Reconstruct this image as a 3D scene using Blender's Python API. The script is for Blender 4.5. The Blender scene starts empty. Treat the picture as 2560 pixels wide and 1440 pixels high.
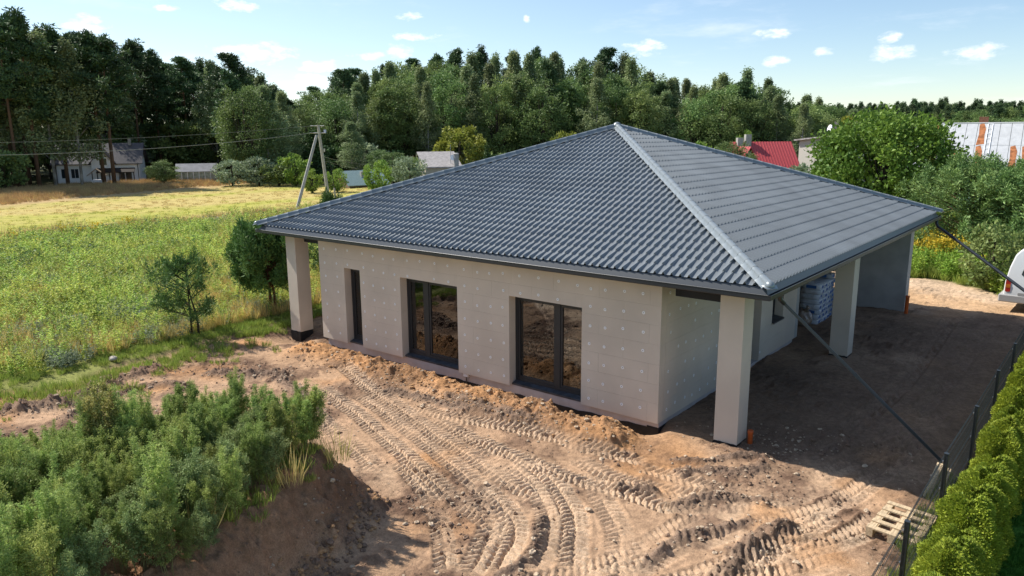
import bpy, bmesh, math, random
import numpy as np
from mathutils import Vector, Matrix

R = math.radians
sc = bpy.context.scene
COL = sc.collection

# ------------------------------------------------------------------ camera
CX, CY, CZ = 4.462, -12.726, 6.109
_pi, _ro, _ya = R(-11.706), R(-0.386), R(38.973)
_fw = Vector((-math.sin(_ya) * math.cos(_pi), math.cos(_ya) * math.cos(_pi), math.sin(_pi)))
_rt = Vector((math.cos(_ya), math.sin(_ya), 0))
_up = _rt.cross(_fw)
_r2 = _rt * math.cos(_ro) + _up * math.sin(_ro)
_u2 = -_rt * math.sin(_ro) + _up * math.cos(_ro)
cam_d = bpy.data.cameras.new('camera')
cam = bpy.data.objects.new('camera', cam_d)
COL.objects.link(cam)
cam.matrix_world = Matrix(((_r2.x, _u2.x, -_fw.x, CX), (_r2.y, _u2.y, -_fw.y, CY), (_r2.z, _u2.z, -_fw.z, CZ), (0, 0, 0, 1)))
cam_d.sensor_width = 36.0
cam_d.lens = 36.0 * 1855.24 / 2560.0
cam_d.clip_start = 0.1
cam_d.clip_end = 6000
sc.camera = cam

# ------------------------------------------------------------------ sun, sky, exposure
SUN_T = Vector((1.0, 0.172, -1.07)).normalized()      # direction the light travels
sd = bpy.data.lights.new('sun', 'SUN')
sd.energy = 4.6
sd.angle = R(0.53)
sd.color = (1.0, 0.945, 0.86)
sun = bpy.data.objects.new('sun', sd)
COL.objects.link(sun)
sun.rotation_euler = SUN_T.to_track_quat('-Z', 'Y').to_euler()
sun.location = (-30, -5, 40)

CLOUDS = [(-29.19, 6.06, 1.58, 0.58), (-12.61, 5.11, 1.31, 0.58), (-7.94, 4.9, 1.63, 0.49), (-20.0, 4.91, 0.88, 0.4), (-20.38, 6.73, 1.19, 0.34), (-12.93, 6.06, 0.71, 0.38),
          (-52.84, 4.81, 1.68, 0.55), (-57.15, 5.7, 3.07, 0.8), (-67.4, 6.92, 1.48, 0.73), (-58.24, 8.72, 1.43, 0.51), (-62.55, 8.32, 1.1, 0.25), (-45.89, 6.99, 1.89, 0.3),
          (-49.4, 5.68, 1.43, 0.33), (-47.09, 5.87, 1.01, 0.56), (-46.27, 8.4, 1.01, 0.3), (-53.44, 4.06, 1.53, 0.42), (-16.92, 5.37, 0.76, 0.26), (-37.75, 8.2, 0.32, 0.3)]


def make_world():
    w = bpy.data.worlds.new('World')
    sc.world = w
    w.use_nodes = True
    nt = w.node_tree
    N = nt.nodes
    L = nt.links
    bg = N['Background']
    sky = N.new('ShaderNodeTexSky')
    sky.sky_type = 'NISHITA'
    sky.sun_disc = False
    s = -SUN_T
    sky.sun_elevation = math.asin(s.z)
    sky.sun_rotation = math.atan2(s.x, s.y) % (2 * math.pi)
    sky.altitude = 150
    sky.air_density = 1.0
    sky.dust_density = 0.12
    sky.ozone_density = 2.2

    def M(op, a, b=None, c=None):
        n = N.new('ShaderNodeMath')
        n.operation = op
        for i, v in enumerate((a, b, c)):
            if v is None:
                continue
            if isinstance(v, (int, float)):
                n.inputs[i].default_value = v
            else:
                L.new(v, n.inputs[i])
        return n.outputs[0]
    tc = N.new('ShaderNodeTexCoord')
    sp = N.new('ShaderNodeSeparateXYZ')
    L.new(tc.outputs['Generated'], sp.inputs[0])
    x, y, z = sp.outputs
    az = M('MULTIPLY', M('ARCTAN2', x, y), 57.29578)
    el = M('MULTIPLY', M('ARCSINE', z), 57.29578)
    # puffy noise in azimuth / elevation degrees
    cb = N.new('ShaderNodeCombineXYZ')
    L.new(az, cb.inputs[0])
    L.new(M('MULTIPLY', el, 2.1), cb.inputs[1])
    nz = N.new('ShaderNodeTexNoise')
    nz.inputs['Scale'].default_value = 0.85
    nz.inputs['Detail'].default_value = 6
    nz.inputs['Roughness'].default_value = 0.6
    L.new(cb.outputs[0], nz.inputs['Vector'])
    best = None
    for (a, e, wd, h) in CLOUDS:
        dx = M('MULTIPLY', M('SUBTRACT', az, a), 1 / (wd * 1.25))
        dy = M('MULTIPLY', M('SUBTRACT', el, e), 1 / (h * 1.3))
        f = M('SUBTRACT', 1.0, M('ADD', M('MULTIPLY', dx, dx), M('MULTIPLY', dy, dy)))
        best = f if best is None else M('MAXIMUM', best, f)
    best = M('MAXIMUM', best, -0.6)
    cu = M('ADD', best, M('MULTIPLY', M('SUBTRACT', nz.outputs[0], 0.5), 3.0))
    mr = N.new('ShaderNodeMapRange')
    mr.interpolation_type = 'SMOOTHSTEP'
    L.new(cu, mr.inputs[0])
    mr.inputs[1].default_value = 0.18
    mr.inputs[2].default_value = 1.5
    # thin scattered cloud over the whole sky
    den = M('ADD', M('MAXIMUM', z, 0.0), 0.10)
    cv = N.new('ShaderNodeCombineXYZ')
    L.new(M('DIVIDE', x, den), cv.inputs[0])
    L.new(M('DIVIDE', y, den), cv.inputs[1])
    n2 = N.new('ShaderNodeTexNoise')
    n2.inputs['Scale'].default_value = 0.9
    n2.inputs['Detail'].default_value = 7
    n2.inputs['Roughness'].default_value = 0.62
    L.new(cv.outputs[0], n2.inputs['Vector'])
    m2 = N.new('ShaderNodeMapRange')
    m2.interpolation_type = 'SMOOTHSTEP'
    L.new(n2.outputs[0], m2.inputs[0])
    m2.inputs[1].default_value = 0.52
    m2.inputs[2].default_value = 0.78
    thin = M('MULTIPLY', m2.outputs[0], 0.42)
    # forward-scatter haze round the sun side of the sky
    dt = M('ADD', M('ADD', M('MULTIPLY', x, s.x), M('MULTIPLY', y, s.y)), M('MULTIPLY', z, s.z))
    m3 = N.new('ShaderNodeMapRange')
    m3.interpolation_type = 'SMOOTHSTEP'
    L.new(dt, m3.inputs[0])
    m3.inputs[1].default_value = 0.05
    m3.inputs[2].default_value = 0.95
    hz = M('MULTIPLY', m3.outputs[0], 0.16)
    mask = M('MINIMUM', M('MAXIMUM', mr.outputs[0], M('ADD', M('MULTIPLY', thin, M('SUBTRACT', 1.0, hz)), hz)), 0.95)
    mx = N.new('ShaderNodeMixRGB')
    L.new(mask, mx.inputs[0])
    L.new(sky.outputs[0], mx.inputs[1])
    mx.inputs[2].default_value = (8.2, 8.4, 8.7, 1)
    L.new(mx.outputs[0], bg.inputs[0])
    bg.inputs[1].default_value = 0.10


make_world()
vs = sc.view_settings
vs.view_transform = 'Standard'
vs.look = 'None'
vs.exposure = 0.62
vs.gamma = 1.0
vs.use_curve_mapping = False
sc.cycles.max_bounces = 6
sc.cycles.transparent_max_bounces = 12

# ------------------------------------------------------------------ helpers
rs = np.random.RandomState(7)
rnd = random.Random(11)


class MB:
    """collects shapes for one mesh"""
    def __init__(s):
        s.v = []
        s.f = []

    def add(s, vs_, fs):
        o = len(s.v)
        s.v += [tuple(p) for p in vs_]
        s.f += [tuple(i + o for i in f) for f in fs]
        return s

    def box(s, x0, x1, y0, y1, z0, z1, m=None):
        p = [(x0, y0, z0), (x1, y0, z0), (x1, y1, z0), (x0, y1, z0), (x0, y0, z1), (x1, y0, z1), (x1, y1, z1), (x0, y1, z1)]
        if m is not None:
            p = [tuple(m @ Vector(q)) for q in p]
        return s.add(p, [(0, 3, 2, 1), (4, 5, 6, 7), (0, 1, 5, 4), (1, 2, 6, 5), (2, 3, 7, 6), (3, 0, 4, 7)])

    def tube(s, pts, rad, n=8, cap=True):
        pts = [Vector(p) for p in pts]
        if not isinstance(rad, (list, tuple)):
            rad = [rad] * len(pts)
        ring = []
        prev = None
        for i, p in enumerate(pts):
            t = (pts[min(i + 1, len(pts) - 1)] - pts[max(i - 1, 0)]).normalized()
            if prev is None:
                a = t.orthogonal().normalized()
            else:
                a = (prev - t * prev.dot(t))
                a = a.normalized() if a.length > 1e-6 else t.orthogonal().normalized()
            prev = a
            b = t.cross(a)
            ring.append([p + (a * math.cos(2 * math.pi * k / n) + b * math.sin(2 * math.pi * k / n)) * rad[i] for k in range(n)])
        vs_ = [q for r in ring for q in r]
        fs = []
        for i in range(len(pts) - 1):
            for k in range(n):
                k2 = (k + 1) % n
                fs.append((i * n + k, i * n + k2, (i + 1) * n + k2, (i + 1) * n + k))
        if cap:
            fs.append(tuple(reversed(range(n))))
            fs.append(tuple((len(pts) - 1) * n + k for k in range(n)))
        return s.add(vs_, fs)

    def prism(s, poly, d, m=None):
        """poly: list of 3d points (planar), extruded along vector d"""
        n = len(poly)
        d = Vector(d)
        p = [Vector(q) for q in poly]
        vs_ = p + [q + d for q in p]
        if m is not None:
            vs_ = [m @ q for q in vs_]
        fs = [tuple(reversed(range(n))), tuple(range(n, 2 * n))]
        for i in range(n):
            j = (i + 1) % n
            fs.append((i, j, n + j, n + i))
        return s.add(vs_, fs)

    def build(s, name, mat, parent=None, smooth=False, bevel=0, loc=None):
        me = bpy.data.meshes.new(name)
        me.from_pydata(s.v, [], s.f)
        bm = bmesh.new()
        bm.from_mesh(me)
        bmesh.ops.recalc_face_normals(bm, faces=bm.faces)
        if bevel:
            bmesh.ops.bevel(bm, geom=[e for e in bm.edges], offset=bevel, segments=1, affect='EDGES')
        bm.to_mesh(me)
        bm.free()
        if smooth:
            me.polygons.foreach_set('use_smooth', [True] * len(me.polygons))
        return link(name, me, mat, parent, loc)


def link(name, me, mat=None, parent=None, loc=None):
    o = bpy.data.objects.new(name, me)
    COL.objects.link(o)
    if mat is not None and me is not None and len(me.materials) == 0:
        for m_ in (mat if isinstance(mat, (list, tuple)) else [mat]):
            me.materials.append(m_)
    if parent is not None:
        o.parent = parent
    if loc is not None:
        o.location = loc
    return o


def npmesh(name, verts, quads, tint=None, smooth=False, tris=None):
    me = bpy.data.meshes.new(name)
    verts = np.asarray(verts, np.float32)
    quads = np.asarray(quads, np.int32)
    k = quads.shape[1]
    nq = len(quads)
    me.vertices.add(len(verts))
    me.vertices.foreach_set('co', verts.ravel())
    me.loops.add(nq * k)
    me.loops.foreach_set('vertex_index', quads.ravel())
    me.polygons.add(nq)
    me.polygons.foreach_set('loop_start', np.arange(nq, dtype=np.int32) * k)
    if smooth:
        me.polygons.foreach_set('use_smooth', np.ones(nq, bool))
    me.update(calc_edges=True)
    if tint is not None:
        at = me.attributes.new('tint', 'FLOAT', 'FACE')
        at.data.foreach_set('value', np.asarray(tint, np.float32))
    return me


def tag(o, label=None, cat=None, group=None, kind=None):
    if label:
        o['label'] = label
    if cat:
        o['category'] = cat
    if group:
        o['group'] = group
    if kind:
        o['kind'] = kind
    return o


def thing(name, label, cat, loc=(0, 0, 0), rz=0, group=None):
    o = bpy.data.objects.new(name, None)
    o.empty_display_size = 0.2
    COL.objects.link(o)
    o.location = loc
    o.rotation_euler = (0, 0, rz)
    return tag(o, label, cat, group)


def dup(root, loc, rz=0, scale=(1, 1, 1), label=None, group=None):
    r = root.copy()
    COL.objects.link(r)
    r.location = loc
    r.rotation_euler = (0, 0, rz)
    r.scale = scale
    if label:
        r['label'] = label
    if group:
        r['group'] = group
    for ch in list(root.children):
        c = ch.copy()
        COL.objects.link(c)
        c.parent = r
        for g in list(ch.children):
            d = g.copy()
            COL.objects.link(d)
            d.parent = c
    return r


# ---- value noise in numpy
_tab = np.random.RandomState(5).rand(256, 256).astype(np.float32)


def vn(x, y):
    xi = np.floor(x).astype(np.int64)
    yi = np.floor(y).astype(np.int64)
    fx = (x - xi).astype(np.float32)
    fy = (y - yi).astype(np.float32)
    fx = fx * fx * (3 - 2 * fx)
    fy = fy * fy * (3 - 2 * fy)
    a = _tab[xi & 255, yi & 255]
    b = _tab[(xi + 1) & 255, yi & 255]
    c = _tab[xi & 255, (yi + 1) & 255]
    d = _tab[(xi + 1) & 255, (yi + 1) & 255]
    return (a + (b - a) * fx) * (1 - fy) + (c + (d - c) * fx) * fy - 0.5


def fbm(x, y, s, o=4, g=0.5, off=0.0):
    r = 0
    a = 1.0
    t = 0
    for i in range(o):
        r = r + a * vn(x * s + 17.3 * i + off, y * s - 9.1 * i + off * 1.7)
        t += a
        a *= g
        s *= 2.03
    return r / t * 2


def sst(a, b, x):
    t = np.clip((x - a) / (b - a), 0, 1)
    return t * t * (3 - 2 * t)


# ------------------------------------------------------------------ materials
MATS = {}


def mat(name, col, rough=0.7, spec=0.3, metal=0.0, var=0.0, vscale=6.0, bump=0.0, bscale=40.0, coat=0.0, stretch=None, col2=None, detail=5):
    if name in MATS:
        return MATS[name]
    m = bpy.data.materials.new(name)
    m.use_nodes = True
    nt = m.node_tree
    b = nt.nodes['Principled BSDF']
    b.inputs['Roughness'].default_value = rough
    b.inputs['Metallic'].default_value = metal
    b.inputs['Specular IOR Level'].default_value = spec
    b.inputs['Coat Weight'].default_value = coat
    b.inputs['Base Color'].default_value = (*col, 1)
    if var or bump or col2:
        tc = nt.nodes.new('ShaderNodeTexCoord')
        mp = nt.nodes.new('ShaderNodeMapping')
        nt.links.new(tc.outputs['Object'], mp.inputs[0])
        if stretch:
            mp.inputs['Scale'].default_value = stretch
        if var or col2:
            n = nt.nodes.new('ShaderNodeTexNoise')
            n.inputs['Scale'].default_value = vscale
            n.inputs['Detail'].default_value = detail
            nt.links.new(mp.outputs[0], n.inputs['Vector'])
            cr = nt.nodes.new('ShaderNodeValToRGB')
            c2 = col2 if col2 else tuple(c * (1 + var) for c in col)
            c1 = col if col2 else tuple(c * (1 - var) for c in col)
            cr.color_ramp.elements[0].position = 0.36
            cr.color_ramp.elements[0].color = (*c1, 1)
            cr.color_ramp.elements[1].position = 0.64
            cr.color_ramp.elements[1].color = (*c2, 1)
            nt.links.new(n.outputs[0], cr.inputs[0])
            nt.links.new(cr.outputs[0], b.inputs['Base Color'])
        if bump:
            n = nt.nodes.new('ShaderNodeTexNoise')
            n.inputs['Scale'].default_value = bscale
            n.inputs['Detail'].default_value = 4
            nt.links.new(mp.outputs[0], n.inputs['Vector'])
            bp = nt.nodes.new('ShaderNodeBump')
            bp.inputs['Strength'].default_value = bump
            bp.inputs['Distance'].default_value = 0.02
            nt.links.new(n.outputs[0], bp.inputs['Height'])
            nt.links.new(bp.outputs[0], b.inputs['Normal'])
    MATS[name] = m
    return m


def leafmat(name, c1, c2, trans=0.3, c3=None, pos3=0.92, vary=0.25, rough=0.6, spec=0.25, gain=1.6):
    c1, c2 = tuple(v * gain for v in c1), tuple(v * gain for v in c2)
    m = bpy.data.materials.new(name)
    m.use_nodes = True
    nt = m.node_tree
    b = nt.nodes['Principled BSDF']
    out = nt.nodes['Material Output']
    at = nt.nodes.new('ShaderNodeAttribute')
    at.attribute_name = 'tint'
    cr = nt.nodes.new('ShaderNodeValToRGB')
    cr.color_ramp.elements[0].color = (*c1, 1)
    cr.color_ramp.elements[1].color = (*c2, 1)
    if c3:
        cr.color_ramp.elements[1].position = pos3 - 0.06
        e = cr.color_ramp.elements.new(pos3)
        e.color = (*c3, 1)
    nt.links.new(at.outputs['Fac'], cr.inputs[0])
    oi = nt.nodes.new('ShaderNodeObjectInfo')
    mr = nt.nodes.new('ShaderNodeMapRange')
    nt.links.new(oi.outputs['Random'], mr.inputs[0])
    mr.inputs[3].default_value = 1 - vary
    mr.inputs[4].default_value = 1 + vary
    hs = nt.nodes.new('ShaderNodeHueSaturation')
    nt.links.new(mr.outputs[0], hs.inputs['Value'])
    mh = nt.nodes.new('ShaderNodeMapRange')
    ml = nt.nodes.new('ShaderNodeMath')
    ml.operation = 'FRACT'
    mm = nt.nodes.new('ShaderNodeMath')
    mm.operation = 'MULTIPLY'
    mm.inputs[1].default_value = 7.31
    nt.links.new(oi.outputs['Random'], mm.inputs[0])
    nt.links.new(mm.outputs[0], ml.inputs[0])
    nt.links.new(ml.outputs[0], mh.inputs[0])
    mh.inputs[3].default_value = 0.5 - 0.05 * vary
    mh.inputs[4].default_value = 0.5 + 0.08 * vary
    nt.links.new(mh.outputs[0], hs.inputs['Hue'])
    nt.links.new(cr.outputs[0], hs.inputs['Color'])
    nt.links.new(hs.outputs[0], b.inputs['Base Color'])
    b.inputs['Roughness'].default_value = rough
    b.inputs['Specular IOR Level'].default_value = spec
    tr = nt.nodes.new('ShaderNodeBsdfTranslucent')
    nt.links.new(hs.outputs[0], tr.inputs[0])
    mx = nt.nodes.new('ShaderNodeMixShader')
    mx.inputs[0].default_value = trans
    nt.links.new(b.outputs[0], mx.inputs[1])
    nt.links.new(tr.outputs[0], mx.inputs[2])
    nt.links.new(mx.outputs[0], out.inputs[0])
    MATS[name] = m
    return m


def ground_mat():
    m = bpy.data.materials.new('ground_soil_and_grass')
    m.use_nodes = True
    nt = m.node_tree
    N = nt.nodes
    L = nt.links
    b = N['Principled BSDF']
    at = N.new('ShaderNodeAttribute')
    at.attribute_name = 'Col'
    tc = N.new('ShaderNodeTexCoord')
    mul = None
    cur = at.outputs['Color']
    for sc_, amt in ((0.9, 0.16), (9.0, 0.25), (55.0, 0.28)):
        n = N.new('ShaderNodeTexNoise')
        n.inputs['Scale'].default_value = sc_
        n.inputs['Detail'].default_value = 4
        n.inputs['Roughness'].default_value = 0.65
        L.new(tc.outputs['Object'], n.inputs['Vector'])
        mr = N.new('ShaderNodeMapRange')
        L.new(n.outputs[0], mr.inputs[0])
        mr.inputs[1].default_value = 0.3
        mr.inputs[2].default_value = 0.7
        mr.inputs[3].default_value = 1 - amt
        mr.inputs[4].default_value = 1 + amt
        mx = N.new('ShaderNodeMixRGB')
        mx.blend_type = 'MULTIPLY'
        mx.inputs[0].default_value = 1
        L.new(cur, mx.inputs[1])
        cmb = N.new('ShaderNodeCombineXYZ')
        for i in range(3):
            L.new(mr.outputs[0], cmb.inputs[i])
        L.new(cmb.outputs[0], mx.inputs[2])
        cur = mx.outputs[0]
    L.new(cur, b.inputs['Base Color'])
    b.inputs['Roughness'].default_value = 0.95
    b.inputs['Specular IOR Level'].default_value = 0.08
    nb = N.new('ShaderNodeTexNoise')
    nb.inputs['Scale'].default_value = 28
    nb.inputs['Detail'].default_value = 6
    nb.inputs['Roughness'].default_value = 0.7
    L.new(tc.outputs['Object'], nb.inputs['Vector'])
    bp = N.new('ShaderNodeBump')
    bp.inputs['Strength'].default_value = 0.75
    bp.inputs['Distance'].default_value = 0.035
    L.new(nb.outputs[0], bp.inputs['Height'])
    L.new(bp.outputs[0], b.inputs['Normal'])
    return m


# ------------------------------------------------------------------ ground
TRACKS = {
    'T17': [(-9.0, -1.9), (-7.0, -2.5), (-5.2, -3.1), (-3.9, -3.6), (-2.9, -4.2), (-2.3, -5.0), (-1.9, -5.9)],
    'T18': [(-6.5, -1.9), (-4.8, -2.3), (-3.2, -2.9), (-2.2, -3.6), (-1.6, -4.4), (-1.2, -5.3)],
    'T19': [(-3.0, -1.6), (-1.9, -1.9), (-1.0, -1.75), (-0.2, -1.5), (0.6, -1.0), (1.3, 0.2)],
    'T22': [(-2.4, -2.0), (-1.6, -2.8), (-0.9, -3.5), (-0.4, -4.3), (0.0, -5.0)],
    'T20': [(-1.3, -5.8), (-0.7, -4.7), (-0.35, -3.7), (-0.2, -2.7), (0.2, -1.9), (1.0, -0.9)],
    'T21': [(0.3, -4.6), (0.6, -3.9), (0.9, -3.2), (1.3, -2.6), (1.9, -1.6), (2.2, -0.4)],
    'T12': [(-9.61, -3.05), (-7.67, -3.65), (-6.37, -4.04), (-5.36, -4.36)],
    'T5b': [(-7.48, -1.65), (-6.45, -1.63), (-5.6, -1.47), (-4.62, -1.27), (-3.66, -1.18), (-2.95, -1.16), (-2.31, -1.09), (-1.75, -0.93)],
    'T7': [(-3.82, -2.27), (-2.35, -2.41), (-1.55, -2.36), (-0.98, -2.36), (-0.62, -2.33), (-0.23, -2.03), (0.13, -1.66)],
    'T11': [(-0.57, -3.26), (-0.32, -3.78), (-0.05, -4.34)],
    'T3': [(-5.2, -2.12), (-3.88, -2.32), (-2.85, -2.64), (-2.06, -3.21), (-1.6, -3.68), (-1.26, -4.18), (-0.8, -4.93)],
    'T5': [(-11.07, -0.8), (-9.62, -1.33), (-8.23, -1.74), (-7.03, -2.08), (-5.86, -2.5), (-4.55, -2.84), (-3.47, -3.19), (-2.58, -3.35)],
    'T1': [(-10.25, -2.12), (-8.53, -2.6), (-7.38, -2.97), (-6.14, -3.39), (-4.78, -3.91), (-3.74, -4.26), (-2.91, -4.48), (-2.17, -4.75)],
    'T4': [(-5.57, -3.87), (-4.33, -4.35), (-3.66, -4.68), (-3.05, -5.22), (-2.63, -5.61), (-2.16, -6.01)],
    'T2': [(-4.26, -3.5), (-3.34, -3.73), (-2.76, -4.02), (-2.36, -4.28), (-2.04, -4.71), (-1.88, -5.1), (-1.65, -5.61)],
    'T8': [(-1.85, -1.29), (-1.2, -1.2), (-0.63, -1.16), (0.01, -0.94), (0.78, -0.14), (1.24, 1.13), (1.63, 3.47), (1.83, 8.21), (1.96, 13.69)],
    'T9': [(-0.22, -4.48), (-0.11, -4.1), (0.05, -3.31), (0.32, -2.85), (0.66, -2.14), (1.15, -1.28), (1.62, -0.05), (1.87, 1.96), (1.99, 5.19)],
    'T10': [(1.09, -3.44), (1.12, -2.92), (1.23, -2.42), (1.4, -1.86), (1.61, -0.92)],
    'T13': [(0.7, 1.27), (0.86, 3.43), (1.01, 6.43), (0.95, 10.71), (0.83, 14.73)],
    'T14': [(-12.4, -3.9), (-10.6, -3.6), (-8.6, -4.4), (-7.0, -5.0)],
    'T15': [(-14.6, -8.4), (-13.0, -5.4), (-12.2, -3.2), (-11.6, -1.6)],
    'T16': [(-1.0, -6.4), (-0.2, -5.2), (0.5, -4.2), (1.2, -3.6), (2.0, -2.2)],
}
TDEPTH = {'T17': 0.8, 'T18': 0.75, 'T19': 0.7, 'T20': 0.8, 'T21': 0.8, 'T22': 0.6, 'T8': 0.6, 'T13': 0.8, 'T14': 0.35, 'T15': 0.3, 'T12': 0.7, 'T9': 0.85, 'T5b': 0.8}
RIDGES = [  # path, height, half width
    ([(-1.38, -0.59), (-0.86, -0.32), (-0.54, 0.03), (-0.14, 0.39)], 0.09, 0.10),
    ([(-1.06, -1.0), (-0.69, -0.66), (-0.2, -0.42), (0.05, -0.01)], 0.12, 0.16),
    ([(-1.61, -2.12), (-1.23, -2.1), (-1.09, -2.08)], 0.12, 0.14),
    ([(-0.54, -2.27), (-0.29, -1.73), (0.05, -1.37), (0.52, -1.18)], 0.13, 0.17),
    ([(-0.11, -4.01), (-0.04, -3.14), (0.25, -2.62), (0.59, -2.04)], 0.11, 0.12),
    ([(0.9, -3.6), (0.88, -2.81), (0.98, -2.3), (1.1, -1.9)], 0.17, 0.22),
    ([(-1.55, -5.6), (-1.5, -5.03), (-1.72, -4.52), (-2.0, -4.0)], 0.10, 0.12),
    ([(-12.96, -6.77), (-13.19, -6.0), (-13.66, -5.14), (-13.48, -4.64), (-12.88, -4.3)], 0.13, 0.22),
    ([(-14.3, -7.6), (-13.92, -6.23), (-14.52, -5.44), (-14.76, -4.84), (-14.71, -4.1)], 0.22, 0.3),
    ([(-6.98, -0.94), (-5.45, -1.0), (-4.62, -0.9)], 0.10, 0.2),
    ([(-11.6, -2.4), (-10.2, -2.75), (-9.0, -3.1)], 0.10, 0.2),
    ([(-8.6, -1.35), (-7.2, -1.25), (-6.2, -1.2)], 0.08, 0.18),
    ([(-13.2, -3.2), (-12.3, -2.5), (-11.7, -2.2)], 0.12, 0.3),
]
MOUND = [(-4.7, -5.75), (-4.15, -6.9), (-3.55, -8.1), (-2.7, -9.6), (-1.3, -13.2), (-10.2, -13.6), (-8.9, -10.6), (-8.0, -8.6), (-7.4, -6.9), (-6.3, -5.5)]


def poly_sd(x, y, poly):
    """signed distance, positive inside"""
    d = np.full(x.shape, 1e9, np.float32)
    ins = np.zeros(x.shape, bool)
    n = len(poly)
    for i in range(n):
        ax, ay = poly[i]
        bx, by = poly[(i + 1) % n]
        ex, ey = bx - ax, by - ay
        t = np.clip(((x - ax) * ex + (y - ay) * ey) / (ex * ex + ey * ey), 0, 1)
        d = np.minimum(d, np.hypot(x - ax - t * ex, y - ay - t * ey))
        c = ((ay > y) != (by > y)) & (x < (bx - ax) * (y - ay) / (by - ay + 1e-12) + ax)
        ins ^= c
    return np.where(ins, d, -d)


def catmull(pts, step=0.12):
    p = [np.array(q, float) for q in pts]
    p = [2 * p[0] - p[1]] + p + [2 * p[-1] - p[-2]]
    out = []
    for i in range(1, len(p) - 2):
        n = max(2, int(np.linalg.norm(p[i + 1] - p[i]) / step))
        for k in range(n):
            t = k / n
            out.append(0.5 * ((2 * p[i]) + (-p[i - 1] + p[i + 1]) * t + (2 * p[i - 1] - 5 * p[i] + 4 * p[i + 1] - p[i + 2]) * t * t + (-p[i - 1] + 3 * p[i] - 3 * p[i + 1] + p[i + 2]) * t ** 3))
    out.append(p[-2])
    return np.array(out)


def geo(a, b, s0, g):
    out = []
    x = a
    s = s0
    while x < b:
        out.append(x)
        x += s
        s *= g
    out.append(b)
    return out


def axis(parts):
    a = sorted(set(round(v, 4) for p in parts for v in p))
    a = np.array(a)
    keep = np.concatenate([[True], np.diff(a) > 0.008])
    return a[keep]


GX = axis([-np.array(geo(17.0, 2600, 0.16, 1.045)), np.arange(-17, -12, 0.05), np.arange(-12, 3.3, 0.025), np.array(geo(3.3, 2600, 0.08, 1.06))])
GY = axis([-np.array(geo(9.4, 1500, 0.06, 1.09)), np.arange(-9.4, 1.3, 0.025), np.arange(1.3, 20, 0.1), np.array(geo(20, 2600, 0.12, 1.05))])


def edge_x(y):
    return np.interp(y, [-14, -7.3, -5.7, -2.7, 0, 4, 20], [-16.4, -15.9, -15.3, -15.9, -16.1, -16.8, -17.2])


def zones(x, y):
    """soft membership of the surface kinds"""
    w1 = fbm(x, y, 0.5, 4, off=3.0)
    w2 = fbm(x, y, 0.05, 3, off=8.0)
    ge = edge_x(y) + w1 * 0.9
    grass = sst(0.25, -0.25, x - ge)
    back = sst(-0.5, 0.5, y - (21.3 - 0.59 * x + w1 * 1.5)) * (x > -30)
    left_back = sst(0, 1, y - 19) * sst(-9, -12, x)
    front = sst(-13.5, -14.5, y)
    grass = np.maximum(np.maximum(grass, left_back), np.maximum(back, front))
    lawn = sst(3.25, 3.6, x + w1 * 0.1) * sst(16.2, 15.4, y)
    return grass, lawn, back, w1, w2


def hbase(x, y):
    h = 0.03 + 0.05 * fbm(x, y, 0.25, 3)
    # land falls away towards the gardens behind the field
    h = h - 2.2 * sst(50, 78, y) * sst(-92, -80, x)
    h = h + 0.5 * fbm(x, y, 0.02, 2, off=5.0) * sst(30, 60, np.hypot(x, y))
    return h


def mound_h(x, y):
    sdm = poly_sd(x, y, MOUND) + 0.30 * fbm(x, y, 0.9, 4, 0.6, off=1.0)
    right = sst(-7.0, -5.2, x)
    wid = 1.9 - 0.75 * right
    t = np.clip(sdm / wid + 0.58, 0, 1)
    return 1.15 * (t * t * (3 - 2 * t)), sdm


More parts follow.
